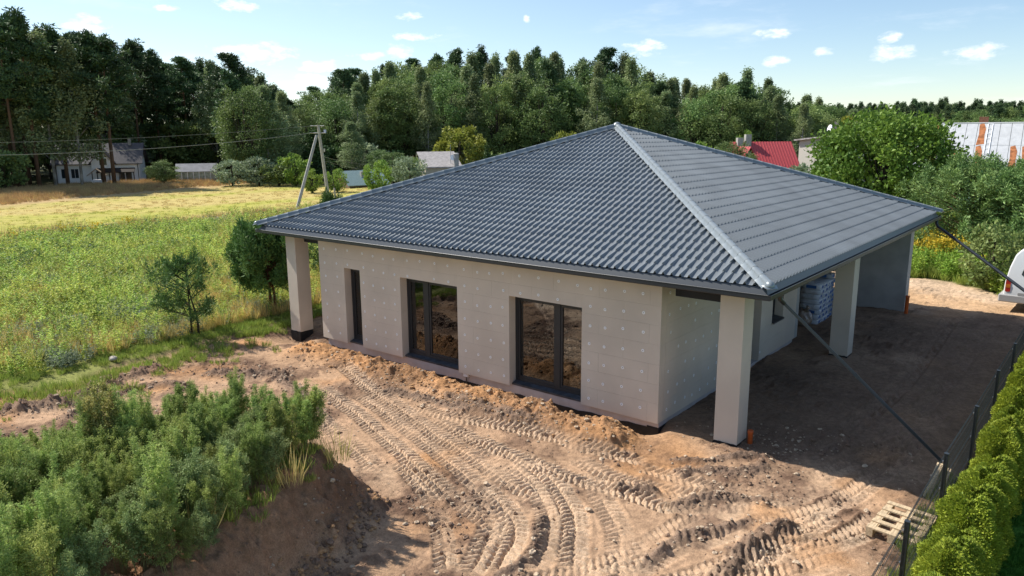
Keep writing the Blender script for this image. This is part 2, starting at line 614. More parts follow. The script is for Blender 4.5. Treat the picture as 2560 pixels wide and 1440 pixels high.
def height(x, y, full=False):
    """ground height; also albedo when full"""
    grass, lawn, back, w1, w2 = zones(x, y)
    dirt = np.clip(1 - grass - lawn, 0, 1)
    h = hbase(x, y)
    near = (np.abs(x + 6) < 13) & (np.abs(y - 2) < 22)
    hm, sdm = mound_h(x, y)
    hm = np.where((x > -13) & (x < 0) & (y < -3), hm, 0)
    h = h + hm
    # grass bank slightly above the stripped dirt
    h = h + 0.10 * grass * sst(-14.5, -16.5, x) * sst(-40, -20, x)
    # berm of dug soil along the front wall, trench at the wall
    bx = sst(-13.9, -12.8, x) * sst(-2.0, -2.9, x)
    yc = -0.42 + 0.16 * fbm(x, x * 0 + 2.2, 0.8, 2)
    hb = (0.27 + 0.22 * fbm(x, x * 0 + 7.0, 0.7, 3) + 0.16 * fbm(x, y, 1.7, 4, 0.6, off=2.0))
    dy = y - yc
    prof = np.where(dy > 0, np.exp(-(dy / 0.34) ** 2), np.exp(-(dy / 0.60) ** 2))
    berm = bx * hb * prof
    h = h + berm
    h = h - 0.46 * bx * np.exp(-((y - 0.55) / 0.33) ** 2)
    h = h - 0.30 * np.exp(-(((x + 14.9) / 0.75) ** 2 + ((y - 0.35) / 0.6) ** 2))
    # small bank in front of the right pillar
    h = h + 0.09 * sst(-2.6, -2.0, x) * sst(0.9, -0.2, x) * np.exp(-((y - 0.05) / 0.35) ** 2) + 0.06 * sst(-3, -1.5, x) * sst(3.4, 2.0, x) * sst(-0.2, 0.6, y) * sst(20, 12, y)
    if not full:
        return h
    rough = fbm(x, y, 1.3, 5, 0.55, off=4.0)
    fine = fbm(x, y, 5.5, 4, 0.62, off=6.0)
    clod = fbm(x, y, 3.0, 4, 0.6, off=9.0)
    cl = np.clip(clod, 0, 1)
    wet = np.maximum(sst(-0.12, 0.32, fbm(x, y, 0.55, 4, off=12.0)), 0.8 * sst(0.05, 0.4, fbm(x, y, 1.6, 4, 0.6, off=14.0)))      # patches of dark churned topsoil
    rgh = np.clip(0.4 + 1.0 * wet + 1.3 * np.clip(berm * 4, 0, 1) + 2.2 * np.clip(hm * 2, 0, 1) * sst(-7.2, -5.0, x), 0, 2.9)
    h = h + dirt * near * (0.04 * rough + 0.036 * fine * rgh + 0.14 * cl * cl * rgh)
    ft = np.clip(hm * 3, 0, 1) * sst(1.15, 0.7, hm) * sst(-7.5, -5.5, x)
    h = h + ft * (0.40 * np.clip(fbm(x, y, 1.1, 3, 0.55, off=44.0), -0.4, 1) + 0.34 * np.clip(fbm(x, y, 2.6, 3, 0.6, off=46.0), 0, 1))
    # albedo
    sand = np.array([0.41, 0.265, 0.165])
    pale = np.array([0.56, 0.415, 0.285])
    orange = np.array([0.43, 0.225, 0.10])
    dark = np.array([0.15, 0.092, 0.063])
    c = np.zeros(x.shape + (3,), np.float32)
    c[:] = sand
    k = sst(-0.05, 0.5, fbm(x, y, 0.35, 3, off=15.0))[..., None]
    c = c * (1 - 0.45 * k) + pale * 0.45 * k
    ko = np.clip(np.clip(berm * 4.5, 0, 0.95) + 0.75 * sst(0.12, 0.5, fbm(x, y, 0.6, 3, off=21.0)), 0, 0.92)[..., None]
    c = c * (1 - ko) + orange * ko
    kd = (wet * (0.66 + 0.34 * sst(-0.3, 0.3, fine + clod)) * (1 - 0.55 * ko[..., 0]))[..., None]
    c = c * (1 - kd) + dark * kd
    km = np.clip(hm * 1.2, 0, 1)[..., None] * 0.8
    mcol = np.array([0.27, 0.15, 0.085]) * (1 + 0.25 * rough[..., None])
    c = c * (1 - km) + mcol * km
    # cast shade of the house painted into the soil between house and fence
    house_shade = sst(-3.2, -2.0, x) * sst(0.1, 1.0, y + 0.5 * rough) * sst(17.5, 15.5, y) * (0.8 + 0.5 * fbm(x, y, 0.5, 3, off=33.0))
    kq = np.clip(house_shade, 0, 0.92)[..., None]
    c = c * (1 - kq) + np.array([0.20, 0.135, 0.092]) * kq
    kr = (0.8 * sst(15.8, 17.0, y))[..., None]
    rc = pale * sst(18.0, 20.0, y + 0.3 * x + rough)[..., None] + np.array([0.50, 0.33, 0.19]) * (1 - sst(18.0, 20.0, y + 0.3 * x + rough))[..., None]
    c = c * (1 - kr) + rc * kr
    state = dict(h=h, c=c, dirt=dirt)
    return state, grass, lawn, back, w1, w2


def tracks_apply(h, c, gx, gy):
    order = list(TRACKS)
    for name in order:
        path = catmull(TRACKS[name])
        dep = TDEPTH.get(name, 1.0)
        w = 0.215 if name not in ('T4', 'T11', 'T10') else 0.17
        x0, x1 = path[:, 0].min() - 0.6, path[:, 0].max() + 0.6
        y0, y1 = path[:, 1].min() - 0.6, path[:, 1].max() + 0.6
        i0, i1 = np.searchsorted(gx, [x0, x1])
        j0, j1 = np.searchsorted(gy, [y0, y1])
        X, Y = np.meshgrid(gx[i0:i1], gy[j0:j1], indexing='ij')
        T = np.full(X.shape, 9.0, np.float32)
        S = np.zeros(X.shape, np.float32)
        acc = 0.0
        for k in range(len(path) - 1):
            a, b = path[k], path[k + 1]
            e = b - a
            ln = np.hypot(*e)
            u0, u1 = np.searchsorted(gx[i0:i1], [min(a[0], b[0]) - 0.5, max(a[0], b[0]) + 0.5])
            v0, v1 = np.searchsorted(gy[j0:j1], [min(a[1], b[1]) - 0.5, max(a[1], b[1]) + 0.5])
            xx = X[u0:u1, v0:v1] - a[0]
            yy = Y[u0:u1, v0:v1] - a[1]
            t = np.clip((xx * e[0] + yy * e[1]) / (ln * ln), 0, 1)
            dd = np.hypot(xx - t * e[0], yy - t * e[1])
            sg = np.sign(e[0] * yy - e[1] * xx)
            cur = T[u0:u1, v0:v1]
            better = dd < np.abs(cur)
            T[u0:u1, v0:v1] = np.where(better, dd * sg, cur)
            S[u0:u1, v0:v1] = np.where(better, acc + t * ln, S[u0:u1, v0:v1])
            acc += ln
        T = T + 0.03 * fbm(S, S * 0 + sum(map(ord, name)) % 17, 0.9, 2)
        A = np.abs(T) / w
        inside = sst(1.12, 0.92, A)
        ends = sst(0, 0.4, S) * sst(acc, acc - 0.4, S)
        str_ = dep * ends * np.clip(0.75 + 1.3 * fbm(X, Y, 1.1, 4, 0.6, off=30.0), 0.05, 1.25)
        pitch = 0.125
        ph = S / pitch + np.where(T > 0, 0.5, 0.0) - A * 0.85 + 0.22 * fbm(X, Y, 2.2, 3, off=18.0)
        lug = np.clip(0.5 + 1.7 * np.sin(2 * np.pi * ph), 0, 1) * sst(0.02, 0.14, A)
        lug = np.clip(lug + 0.25 * fbm(X, Y, 6.0, 3, 0.65, off=23.0), 0, 1.1)
        prof = -0.078 + 0.09 * lug
        rim = 0.035 * np.exp(-((A - 1.22) / 0.17) ** 2) * (0.6 + 0.8 * np.clip(fbm(X, Y, 4.0, 3, off=2.0), -0.6, 1))
        sub = h[i0:i1, j0:j1]
        smooth_amt = inside * np.clip(str_, 0, 1) * 0.45
        base = hbase(X, Y) + 0.02 * fbm(X, Y, 1.0, 2)
        mh, _ = mound_h(X, Y)
        okm = (mh < 0.12)
        sub = np.where(okm, sub * (1 - smooth_amt) + base * smooth_amt, sub)
        sub = sub + np.where(okm, str_ * (inside * prof + rim * (1 - inside)), 0)
        h[i0:i1, j0:j1] = sub
        cc = c[i0:i1, j0:j1]
        kk = (inside * np.clip(str_, 0, 1) * 0.72 * okm * (1 - 0.85 * sst(0.3, 1.4, Y)))[..., None]  # house shade put into the track colour: pale tone fades out there
        tcol = np.array([0.57, 0.42, 0.29])
        c[i0:i1, j0:j1] = cc * (1 - kk) + tcol * kk
    for path, hh, hw in RIDGES:
        path = catmull(path)
        x0, x1 = path[:, 0].min() - 0.8, path[:, 0].max() + 0.8
        y0, y1 = path[:, 1].min() - 0.8, path[:, 1].max() + 0.8
        i0, i1 = np.searchsorted(gx, [x0, x1])
        j0, j1 = np.searchsorted(gy, [y0, y1])
        X, Y = np.meshgrid(gx[i0:i1], gy[j0:j1], indexing='ij')
        D = np.full(X.shape, 9.0)
        for k in range(0, len(path) - 1):
            a, b = path[k], path[k + 1]
            e = b - a
            t = np.clip(((X - a[0]) * e[0] + (Y - a[1]) * e[1]) / (e @ e), 0, 1)
            D = np.minimum(D, np.hypot(X - a[0] - t * e[0], Y - a[1] - t * e[1]))
        D = D + 0.05 * fbm(X, Y, 2.5, 3, off=3.3)
        g = np.exp(-(D / hw) ** 2)
        n = 0.75 + 0.7 * fbm(X, Y, 3.5, 4, 0.6, off=1.1)
        h[i0:i1, j0:j1] += hh * g * np.clip(n + 0.8 * fbm(X, Y, 9.0, 3, 0.7, off=7.7), 0.0, 2.0)
        kk = np.clip(g * 1.3 - 0.25 + 0.3 * fbm(X, Y, 5.0, 2), 0, 0.85)[..., None]
        c[i0:i1, j0:j1] = c[i0:i1, j0:j1] * (1 - kk) + np.array([0.18, 0.125, 0.092]) * kk


def build_ground():
    X, Y = np.meshgrid(GX, GY, indexing='ij')
    X = X.astype(np.float64)
    nx, ny = X.shape
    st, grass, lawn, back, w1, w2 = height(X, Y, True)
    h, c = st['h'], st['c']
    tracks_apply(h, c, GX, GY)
    # vegetated zones
    def put(mask, col):
        nonlocal c
        k = np.clip(mask, 0, 1)[..., None]
        c = c * (1 - k) + (col if isinstance(col, np.ndarray) and col.ndim == 3 else np.array(col)) * k
    f1 = fbm(X, Y, 0.9, 4, off=40.0)
    gcol = np.array([0.19, 0.20, 0.06]) * (1 + 0.35 * f1[..., None])
    put(grass, gcol)
    ff = np.hypot(X, Y) > 22
    wig = 2.5 * w2 + 0.5 * w1
    field = sst(-43.2, -44.2, X + wig * 0.5) * ff
    stripes = fbm(X * 1.0 + Y * 0.04, Y * 0.10, 0.30, 4, 0.6, off=50.0)
    fc = np.array([0.36, 0.345, 0.08])[None, None] * (1 - sst(-0.12, 0.3, stripes))[..., None] + np.array([0.45, 0.36, 0.135])[None, None] * sst(-0.12, 0.3, stripes)[..., None]
    put(field, fc)
    straw = sst(-43.2, -44.2, X + wig * 0.5) * sst(-51, -47.5, X + wig)
    put(straw * ff * 0.9, [0.50, 0.395, 0.20])
    bx = np.interp(Y, [0, 10, 22.5, 40.4, 50], [-70, -72.5, -77, -82, -84])
    put(sst(1.2, -1.2, X - bx + wig) * ff, [0.42, 0.30, 0.15])
    forest = np.maximum(sst(-96, -99, X + w1), sst(43.5, 46, Y + w1 + 0.12 * np.clip(-X - 70, 0, 40)) * sst(-20, -60, X))
    forest = np.maximum(forest, sst(70, 90, Y))
    put(forest * ff, [0.05, 0.055, 0.022])
    put(lawn, np.array([0.055, 0.15, 0.022]) * (1 + 0.3 * f1[..., None]))
    idx = np.arange(nx * ny).reshape(nx, ny)
    q = np.stack([idx[:-1, :-1], idx[1:, :-1], idx[1:, 1:], idx[:-1, 1:]], -1).reshape(-1, 4)
    v = np.stack([X, Y, h], -1).reshape(-1, 3)
    me = npmesh('ground', v, q, smooth=True)
    at = me.attributes.new('Col', 'FLOAT_COLOR', 'POINT')
    rgba = np.ones((nx * ny, 4), np.float32)
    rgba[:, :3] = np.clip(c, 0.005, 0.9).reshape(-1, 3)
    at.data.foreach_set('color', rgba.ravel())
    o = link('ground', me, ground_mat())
    tag(o, kind='structure')
    return h


GH = build_ground()


def gz(x, y):
    """ground height at points from the built sheet"""
    x = np.atleast_1d(np.asarray(x, float))
    y = np.atleast_1d(np.asarray(y, float))
    i = np.clip(np.searchsorted(GX, x) - 1, 0, len(GX) - 2)
    j = np.clip(np.searchsorted(GY, y) - 1, 0, len(GY) - 2)
    u = (x - GX[i]) / (GX[i + 1] - GX[i])
    v = (y - GY[j]) / (GY[j + 1] - GY[j])
    return (GH[i, j] * (1 - u) * (1 - v) + GH[i + 1, j] * u * (1 - v) + GH[i, j + 1] * (1 - u) * v + GH[i + 1, j + 1] * u * v)


def g1(x, y):
    return float(gz(x, y)[0])


def polar(az, D):
    a = R(az)
    return CX + D * math.sin(a), CY + D * math.cos(a)

# ------------------------------------------------------------------ house materials
M_BOARD = mat('grey_insulation_board', (0.585, 0.51, 0.425), 0.85, 0.2, var=0.07, vscale=0.9, bump=0.12, bscale=90)
M_REND = mat('grey_base_render', (0.40, 0.385, 0.365), 0.9, 0.15, var=0.10, vscale=2.0, bump=0.2, bscale=60)
M_CAP = mat('white_plastic_washer', (0.85, 0.85, 0.86), 0.5, 0.4)
M_CAPRING = mat('grey_washer_centre', (0.35, 0.34, 0.33), 0.6, 0.3)
M_PLINTH = mat('pinkish_plinth', (0.44, 0.40, 0.39), 0.85, 0.2, var=0.08, vscale=4)
M_BITUMEN = mat('black_bitumen', (0.012, 0.013, 0.016), 0.6, 0.35, var=0.3, vscale=8, bump=0.4, bscale=12)
M_CORE = mat('block_wall', (0.38, 0.37, 0.35), 0.9, 0.2)
M_FRAME = mat('anthracite_window_frame', (0.026, 0.028, 0.031), 0.45, 0.4)
M_SILL = mat('anthracite_sill', (0.045, 0.05, 0.06), 0.4, 0.45, var=0.35, vscale=7)
M_TILE = mat('graphite_metal_tile', (0.20, 0.222, 0.237), 0.42, 0.5, 0.28, var=0.10, vscale=0.9)
M_CAPM = mat('graphite_ridge_cap', (0.23, 0.26, 0.275), 0.36, 0.55, 0.3, var=0.05, vscale=1.5)
M_GUT = mat('graphite_gutter', (0.024, 0.027, 0.032), 0.38, 0.45)
M_SOFFIT = mat('dark_soffit', (0.02, 0.021, 0.024), 0.6, 0.3)
M_CONC = mat('grey_concrete', (0.36, 0.35, 0.33), 0.9, 0.15, var=0.15, vscale=5)


def glass_mat():
    m = bpy.data.materials.new('window_glass')
    m.use_nodes = True
    nt = m.node_tree
    out = nt.nodes['Material Output']
    nt.nodes.remove(nt.nodes['Principled BSDF'])
    g = nt.nodes.new('ShaderNodeBsdfGlossy')
    g.inputs['Roughness'].default_value = 0.015
    g.inputs['Color'].default_value = (0.92, 0.95, 1, 1)
    t = nt.nodes.new('ShaderNodeBsdfTransparent')
    t.inputs[0].default_value = (0.55, 0.58, 0.58, 1)
    # float glass is never perfectly flat
    tc = nt.nodes.new('ShaderNodeTexCoord')
    n = nt.nodes.new('ShaderNodeTexNoise')
    n.inputs['Scale'].default_value = 2.2
    n.inputs['Detail'].default_value = 1
    nt.links.new(tc.outputs['Object'], n.inputs['Vector'])
    bp = nt.nodes.new('ShaderNodeBump')
    bp.inputs['Strength'].default_value = 0.12
    bp.inputs['Distance'].default_value = 0.02
    nt.links.new(n.outputs[0], bp.inputs['Height'])
    nt.links.new(bp.outputs[0], g.inputs['Normal'])
    fr = nt.nodes.new('ShaderNodeFresnel')
    fr.inputs[0].default_value = 1.6
    mm = nt.nodes.new('ShaderNodeMath')
    mm.operation = 'MULTIPLY_ADD'
    mm.inputs[1].default_value = 1.3
    mm.inputs[2].default_value = 0.035
    mm.use_clamp = True
    nt.links.new(fr.outputs[0], mm.inputs[0])
    mx = nt.nodes.new('ShaderNodeMixShader')
    nt.links.new(mm.outputs[0], mx.inputs[0])
    nt.links.new(t.outputs[0], mx.inputs[1])
    nt.links.new(g.outputs[0], mx.inputs[2])
    nt.links.new(mx.outputs[0], out.inputs[0])
    return m


M_GLASS = glass_mat()

# ------------------------------------------------------------------ the new house
HE = 3.3                      # height of the gutter lip
house = thing('house', 'new single-storey house with dark metal tile pyramid roof and grey insulated walls', 'house', (0, 0, 0))
XF0, XF1, YF = -13.63, -2.39, 0.557     # front wall
YB = 13.6
ZI, ZS = 0.144, 3.2
OPEN_F = [(-12.49, -11.80, ZI, 2.385), (-10.145, -8.06, ZI, 2.38), (-6.38, -4.315, ZI, 2.37)]
OPEN_S = [(4.30, 6.19, ZI, 2.385), (7.02, 7.88, 1.0, 2.30)]   # in y, on the right side wall


def rect_minus(r, holes):
    out = [r]
    for (a0, a1, b0, b1) in holes:
        nxt = []
        for (p0, p1, q0, q1) in out:
            if a1 <= p0 or a0 >= p1 or b1 <= q0 or b0 >= q1:
                nxt.append((p0, p1, q0, q1))
                continue
            if a0 > p0:
                nxt.append((p0, a0, q0, q1))
            if a1 < p1:
                nxt.append((a1, p1, q0, q1))
            m0, m1 = max(p0, a0), min(p1, a1)
            if b0 > q0:
                nxt.append((m0, m1, q0, b0))
            if b1 < q1:
                nxt.append((m0, m1, b1, q1))
        out = nxt
    return out


ROWS = [ZI, 0.58, 0.99, 1.42, 1.845, 2.26, 2.665, ZS]
TH = 0.24
j_ = 0.0011
r_ = random.Random(3)


def boards(s0, s1, holes, place, blen=1.22):
    k = 0
    for ri in range(len(ROWS) - 1):
        s = s0 - (blen * 0.5 if ri % 2 else 0)
        while s < s1 - 0.02:
            a, b = max(s, s0), min(s + blen, s1)
            if b - a > 0.03:
                for (p0, p1, q0, q1) in rect_minus((a, b, ROWS[ri], ROWS[ri + 1]), holes):
                    if p1 - p0 > 0.012 and q1 - q0 > 0.012:
                        pr = r_.uniform(-0.0004, 0.0004)
                        mb = MB()
                        place(mb, p0 + j_, p1 - j_, q0 + j_, q1 - j_, pr)
                        mb.build('insulation_board', M_BOARD, house)
                        k += 1
            s += blen


boards(XF0, XF1, OPEN_F, lambda mb, a, b, c, d, pr: mb.box(a, b, YF + pr, YF + TH, c, d))
boards(YF + TH + 0.002, 9.0, OPEN_S, lambda mb, a, b, c, d, pr: mb.box(XF1 - TH, XF1 + pr, a, b, c, d))
# side wall on the left (lit side, seen from elsewhere), rear walls
for q in ((XF0, XF0 + TH, YF + TH + 0.003, YB), (XF0 + TH + 0.003, -6.0, YB - TH, YB), (-6.0 + 0.003, XF1, 9.003, 9.0 + TH), (-6.0, -5.76, 9.0 + TH + 0.003, YB)):
    MB().box(*q, ZI, ZS).build('side_wall', M_REND, house)
# structural wall behind the boards, with the openings
core = MB()
for (a, b, c, d) in rect_minus((XF0 + TH, XF1 - TH, 0.0, ZS), [(a, b, c - 1, d) for a, b, c, d in OPEN_F]):
    core.box(a, b, YF + TH + 0.004, YF + TH + 0.2, c, d)
for (a, b, c, d) in rect_minus((YF + TH + 0.21, 9.0, 0.0, ZS), [(a, b, c - (1 if c < 0.5 else 0), d) for a, b, c, d in OPEN_S]):
    core.box(XF1 - TH - 0.2, XF1 - TH - 0.004, a, b, c, d)
core.build('block_wall', M_CORE, house)
fl = MB()
fl.box(XF0 + 0.3, XF1 - 0.3, YF + 0.3, 9.0, 0.02, 0.12)
fl.build('floor_slab', M_CONC, house)
inn = MB()
inn.box(-7.3, -7.15, YF + 0.45, 9.0, 0.12, 3.15)
inn.box(XF0 + 0.3, XF1 - 0.44, 4.6, 4.75, 0.12, 3.15)
inn.build('inner_wall', M_CORE, house)
# plinth and bitumen
pl = MB()
pl.box(XF0 + 0.1, XF1 - 0.03, YF + 0.10, YF + 0.3, -0.16, ZI - 0.002)
pl.box(XF1 - 0.25, XF1 - 0.035, YF + 0.3, 8.95, -0.05, ZI - 0.002)
pl.build('plinth', M_PLINTH, house)
bt = MB()
n_ = 60
top = [-0.10 + 0.09 * (i / n_) ** 3 + 0.02 * math.sin(i * 1.7) * math.sin(i * 0.6) for i in range(n_ + 1)]
for i in range(n_):
    xa = XF0 + 0.08 + (XF1 - XF0 - 0.10) * i / n_
    xb = XF0 + 0.08 + (XF1 - XF0 - 0.10) * (i + 1) / n_
    bt.add([(xa, YF + 0.09, -0.6), (xb, YF + 0.09, -0.6), (xb, YF + 0.09, top[i + 1]), (xa, YF + 0.09, top[i]),
            (xa, YF + 0.11, -0.6), (xb, YF + 0.11, -0.6), (xb, YF + 0.11, top[i + 1]), (xa, YF + 0.11, top[i])],
           [(0, 1, 2, 3), (3, 2, 6, 7), (4, 7, 6, 5)])
bt.box(XF1 - 0.3, XF1 - 0.02, YF + 0.095, 8.96, -0.6, 0.02)
bt.build('bitumen_coating', M_BITUMEN, house)

# dowel washers
cap_me = None


def washer_mesh():
    mb = MB()
    n = 12
    r0, r1, r2 = 0.0, 0.013, 0.034
    v = []
    for r, z in ((r1, 0.004), (r2, 0.005), (r2 + 0.001, 0.0)):
        v += [(r * math.cos(2 * math.pi * k / n), -z, r * math.sin(2 * math.pi * k / n)) for k in range(n)]
    f = []
    for ring in range(2):
        for k in range(n):
            f.append((ring * n + k, ring * n + (k + 1) % n, (ring + 1) * n + (k + 1) % n, (ring + 1) * n + k))
    v += [(r1 * math.cos(2 * math.pi * k / n), -0.001, r1 * math.sin(2 * math.pi * k / n)) for k in range(n)]
    f.append(tuple(range(3 * n, 4 * n)))
    me = bpy.data.meshes.new('washer')
    me.from_pydata(v, [], f)
    me.materials.append(M_CAP)
    me.materials.append(M_CAPRING)
    me.polygons[len(f) - 1].material_index = 1
    return me


cap_me = washer_mesh()


def dowel(x, y, z, rz=0):
    o = link('dowel_washer', cap_me, None, house, (x, y, z))
    o.rotation_euler = (0, 0, rz)


def in_hole(a, z, holes):
    return any(h0 - 0.06 < a < h1 + 0.06 and c - 0.3 < z < d + 0.05 for h0, h1, c, d in holes)


ZD = [0.37, 0.78, 1.2, 1.63, 2.05, 2.46, 2.87]
XD = [-13.36, -12.80, -12.3, -11.63, -11.22, -10.80, -10.36, -9.85, -9.35, -8.84, -8.35, -7.80, -7.38, -6.96, -6.56, -6.05, -5.5, -4.95, -4.45, -4.1, -3.72, -3.27, -2.80]
for i, x in enumerate(XD):
    for k, z in enumerate(ZD):
        zz = z + r_.uniform(-0.02, 0.02) + (0.04 * math.sin(i * 0.9))
        if in_hole(x, zz, OPEN_F) or (k == 5 and r_.random() < 0.12):
            continue
        dowel(x + r_.uniform(-0.02, 0.02), YF - 0.0035, zz)
for i in range(14):
    y = 0.95 + i * 0.41
    for k, z in enumerate(ZD):
        if in_hole(y, z, OPEN_S) or r_.random() < 0.3:
            continue
        dowel(XF1 + 0.0035, y + r_.uniform(-0.05, 0.05), z + r_.uniform(-0.04, 0.04), R(90))


# windows
def window(x0, x1, z0, z1, mull, name='window', m=None, label=None):
    """in a wall facing -y; m moves it. origin frame face at y = 0"""
    fw_ = 0.075
    m = m or Matrix.Identity(4)
    w = MB()
    w.box(x0 + 0.003, x0 + fw_, 0, 0.08, z0, z1 - 0.003, m).box(x1 - fw_, x1 - 0.003, 0, 0.08, z0, z1 - 0.003, m)
    w.box(x0 + fw_ + 0.001, x1 - fw_ - 0.001, 0, 0.08, z0, z0 + fw_, m).box(x0 + fw_ + 0.001, x1 - fw_ - 0.001, 0, 0.08, z1 - fw_, z1 - 0.003, m)
    for (a, b) in mull:
        w.box(a, b, -0.004, 0.078, z0 + fw_ + 0.001, z1 - fw_ - 0.001, m)
    win = w.build(name, M_FRAME, house)
    edges = [x0 + fw_] + [e for ab in mull for e in ab] + [x1 - fw_]
    for i in range(0, len(edges), 2):
        a, b = edges[i], edges[i + 1]
        s = MB()
        sw = 0.055
        za, zb = z0 + fw_ + 0.003, z1 - fw_ - 0.003
        a2, b2 = a + 0.003, b - 0.003
        s.box(a2, a2 + sw, 0.012, 0.07, za, zb, m).box(b2 - sw, b2, 0.012, 0.07, za, zb, m)
        s.box(a2 + sw + 0.001, b2 - sw - 0.001, 0.012, 0.07, za, za + sw, m).box(a2 + sw + 0.001, b2 - sw - 0.001, 0.012, 0.07, zb - sw, zb, m)
        s.build('sash', M_FRAME, win)
        g = MB()
        g.box(a2 + sw - 0.004, b2 - sw + 0.004, 0.036, 0.042, za + sw - 0.004, zb - sw + 0.004, m)
        g.build('pane', M_GLASS, win)
    return win


def sill(win, x0, x1, z, m=None, ends=True, depth=0.23, over=0.03):
    s = MB()
    poly = [(x0 + 0.004, -0.002, z + 0.05), (x0 + 0.004, -depth - over, z + 0.012), (x0 + 0.004, -depth - over, z - 0.03), (x0 + 0.004, -depth - over + 0.004, z - 0.03), (x0 + 0.004, -depth - over + 0.004, z + 0.006), (x0 + 0.004, -0.002, z + 0.04)]
    s.prism(poly, (x1 - x0 - 0.008, 0, 0), m)
    s.build('sill', M_SILL, win)


mF = Matrix.Translation((0, YF + TH, 0))
for (x0, x1, z0, z1), mull in zip(OPEN_F, ([], [(-9.475, -9.32)], [(-5.19, -5.06)])):
    wn = window(x0, x1, 0.23, z1, mull, m=mF)
    sill(wn, x0, x1, 0.18, mF, depth=0.13, over=0.02)
mS = Matrix.Translation((XF1 - TH, 0, 0)) @ Matrix.Rotation(R(90), 4, 'Z')
# local x -> +y, local -y -> +x
wn = window(4.30, 6.19, 0.16, 2.385, [(5.18, 5.31)], m=mS)
wn = window(7.02, 7.88, 1.05, 2.30, [], m=mS)
sill(wn, 7.02, 7.88, 1.0, mS, depth=0.24, over=0.05)

# cable box at the plinth with two cables
cb_ = MB().box(-7.93, -7.78, YF + 0.02, YF + 0.10, 0.055, 0.135).build('cable_box', mat('white_plastic', (0.7, 0.7, 0.7), 0.4), house, bevel=0.006)
for xo in (-7.865, -7.84):
    MB().tube([(xo, YF + 0.06, 0.06), (xo + 0.004, YF + 0.06, -0.1), (xo, YF + 0.05, -0.4)], 0.008, 6).build('cable', mat('grey_cable', (0.06, 0.06, 0.06), 0.5), house)

# pillars
PW = 0.481


def pillar(x0, y0, zb=0.13, base=True):
    p = MB().box(x0, x0 + PW, y0, y0 + PW, zb, ZS - 0.004).build('pillar', M_REND if False else M_BOARD, house, bevel=0.004)
    if base:
        b = MB()
        b.box(x0 + 0.012, x0 + PW - 0.012, y0 + 0.012, y0 + PW - 0.012, -0.6, zb + 0.004)
        # torn membrane skirt
        for k in range(9):
            a = x0 - 0.006 + (PW + 0.012) * k / 9
            z = zb + 0.012 * math.sin(k * 1.3 + x0) - 0.004
            b.box(a, a + (PW + 0.012) / 9, y0 - 0.010 - 0.012 * abs(math.sin(k + x0)), y0 + 0.01, -0.3, z)
        b.build('pillar_base', M_BITUMEN, p)
    return p


pillar(-1.152, YF)
pillar(-15.27, YF, 0.10)
pillar(-1.142, 8.118, 0.11)
pillar(-15.27, 7.6, 0.10)
pillar(-15.27, 14.9, 0.10)
MB().box(-2.75, -0.662, 14.955, 15.43, -0.5, ZS - 0.004).build('end_wall', M_REND, house, bevel=0.004)
# dark beams under the eaves between pillars and walls
bm_ = MB()
bm_.box(XF1 + 0.15, -1.155, YF + 0.30, YF + 0.42, 2.86, ZS - 0.01)
bm_.build('beam', M_SOFFIT, house)
bm_ = MB()
bm_.box(-14.70, XF0 - 0.003, YF + 0.28, YF + 0.40, 2.92, ZS - 0.01)
bm_.build('beam', M_SOFFIT, house)

# soffit
sf = MB().box(-15.86, -0.14, 0.14, 15.86, ZS, ZS + 0.03)
sf.build('soffit', M_SOFFIT, house)
fa = MB()
fa.box(-15.86, -0.14, 0.125, 0.139, ZS, 3.32).box(-15.86, -0.14, 15.861, 15.875, ZS, 3.32)
fa.box(-15.875, -15.861, 0.141, 15.859, ZS, 3.32).box(-0.139, -0.125, 0.141, 15.859, ZS, 3.32)
fa.build('fascia', M_GUT, house)


# gutters: each side a trough with a rolled lip
def gutter(p0, p1, inw):
    p0, p1, n = Vector(p0), Vector(p1), Vector(inw)
    z = Vector((0, 0, 1))
    d = p1 - p0
    g = MB()
    prof = [(0.0, 0.0), (0.0, -0.085), (0.015, -0.10), (0.105, -0.10), (0.122, -0.085), (0.122, 0.03), (0.118, 0.03), (0.118, -0.083), (0.103, -0.096), (0.017, -0.096), (0.004, -0.083), (0.004, 0.0)]
    L_ = [p0 + n * a + z * b + d.normalized() * a for a, b in prof]
    R_ = [p1 + n * a + z * b - d.normalized() * a for a, b in prof]
    k = len(prof)
    f = [(i, (i + 1) % k, k + (i + 1) % k, k + i) for i in range(k)] + [tuple(range(k)), tuple(range(2 * k - 1, k - 1, -1))]
    g.add(L_ + R_, f)
    go = g.build('gutter', M_GUT, house)
    MB().tube([p0 + z * 0.0, p1 + z * 0.0], 0.006, 6).build('lip', mat('gutter_lip', (0.12, 0.13, 0.14), 0.45, 0.5), go)
    # drip flashing from under the tiles into the gutter
    fl_ = MB()
    e = d.normalized()
    a = [p0 + n * 0.15 + z * 0.11 + e * 0.15, p1 + n * 0.15 + z * 0.11 - e * 0.15, p1 + n * 0.085 + z * -0.01 - e * 0.085, p0 + n * 0.085 + z * -0.01 + e * 0.085]
    fl_.add(a + [q + z * 0.002 + n * 0.002 for q in a], [(0, 1, 2, 3), (7, 6, 5, 4)])
    fl_.build('drip_flashing', mat('dark_navy_flashing', (0.04, 0.047, 0.056), 0.4, 0.5), go)
    return go


gutter((-16, 0, HE), (0, 0, HE), (0, 1, 0))
gutter((0, 0, HE), (0, 16, HE), (-1, 0, 0))
gutter((0, 16, HE), (-16, 16, HE), (0, -1, 0))
gutter((-16, 16, HE), (-16, 0, HE), (1, 0, 0))

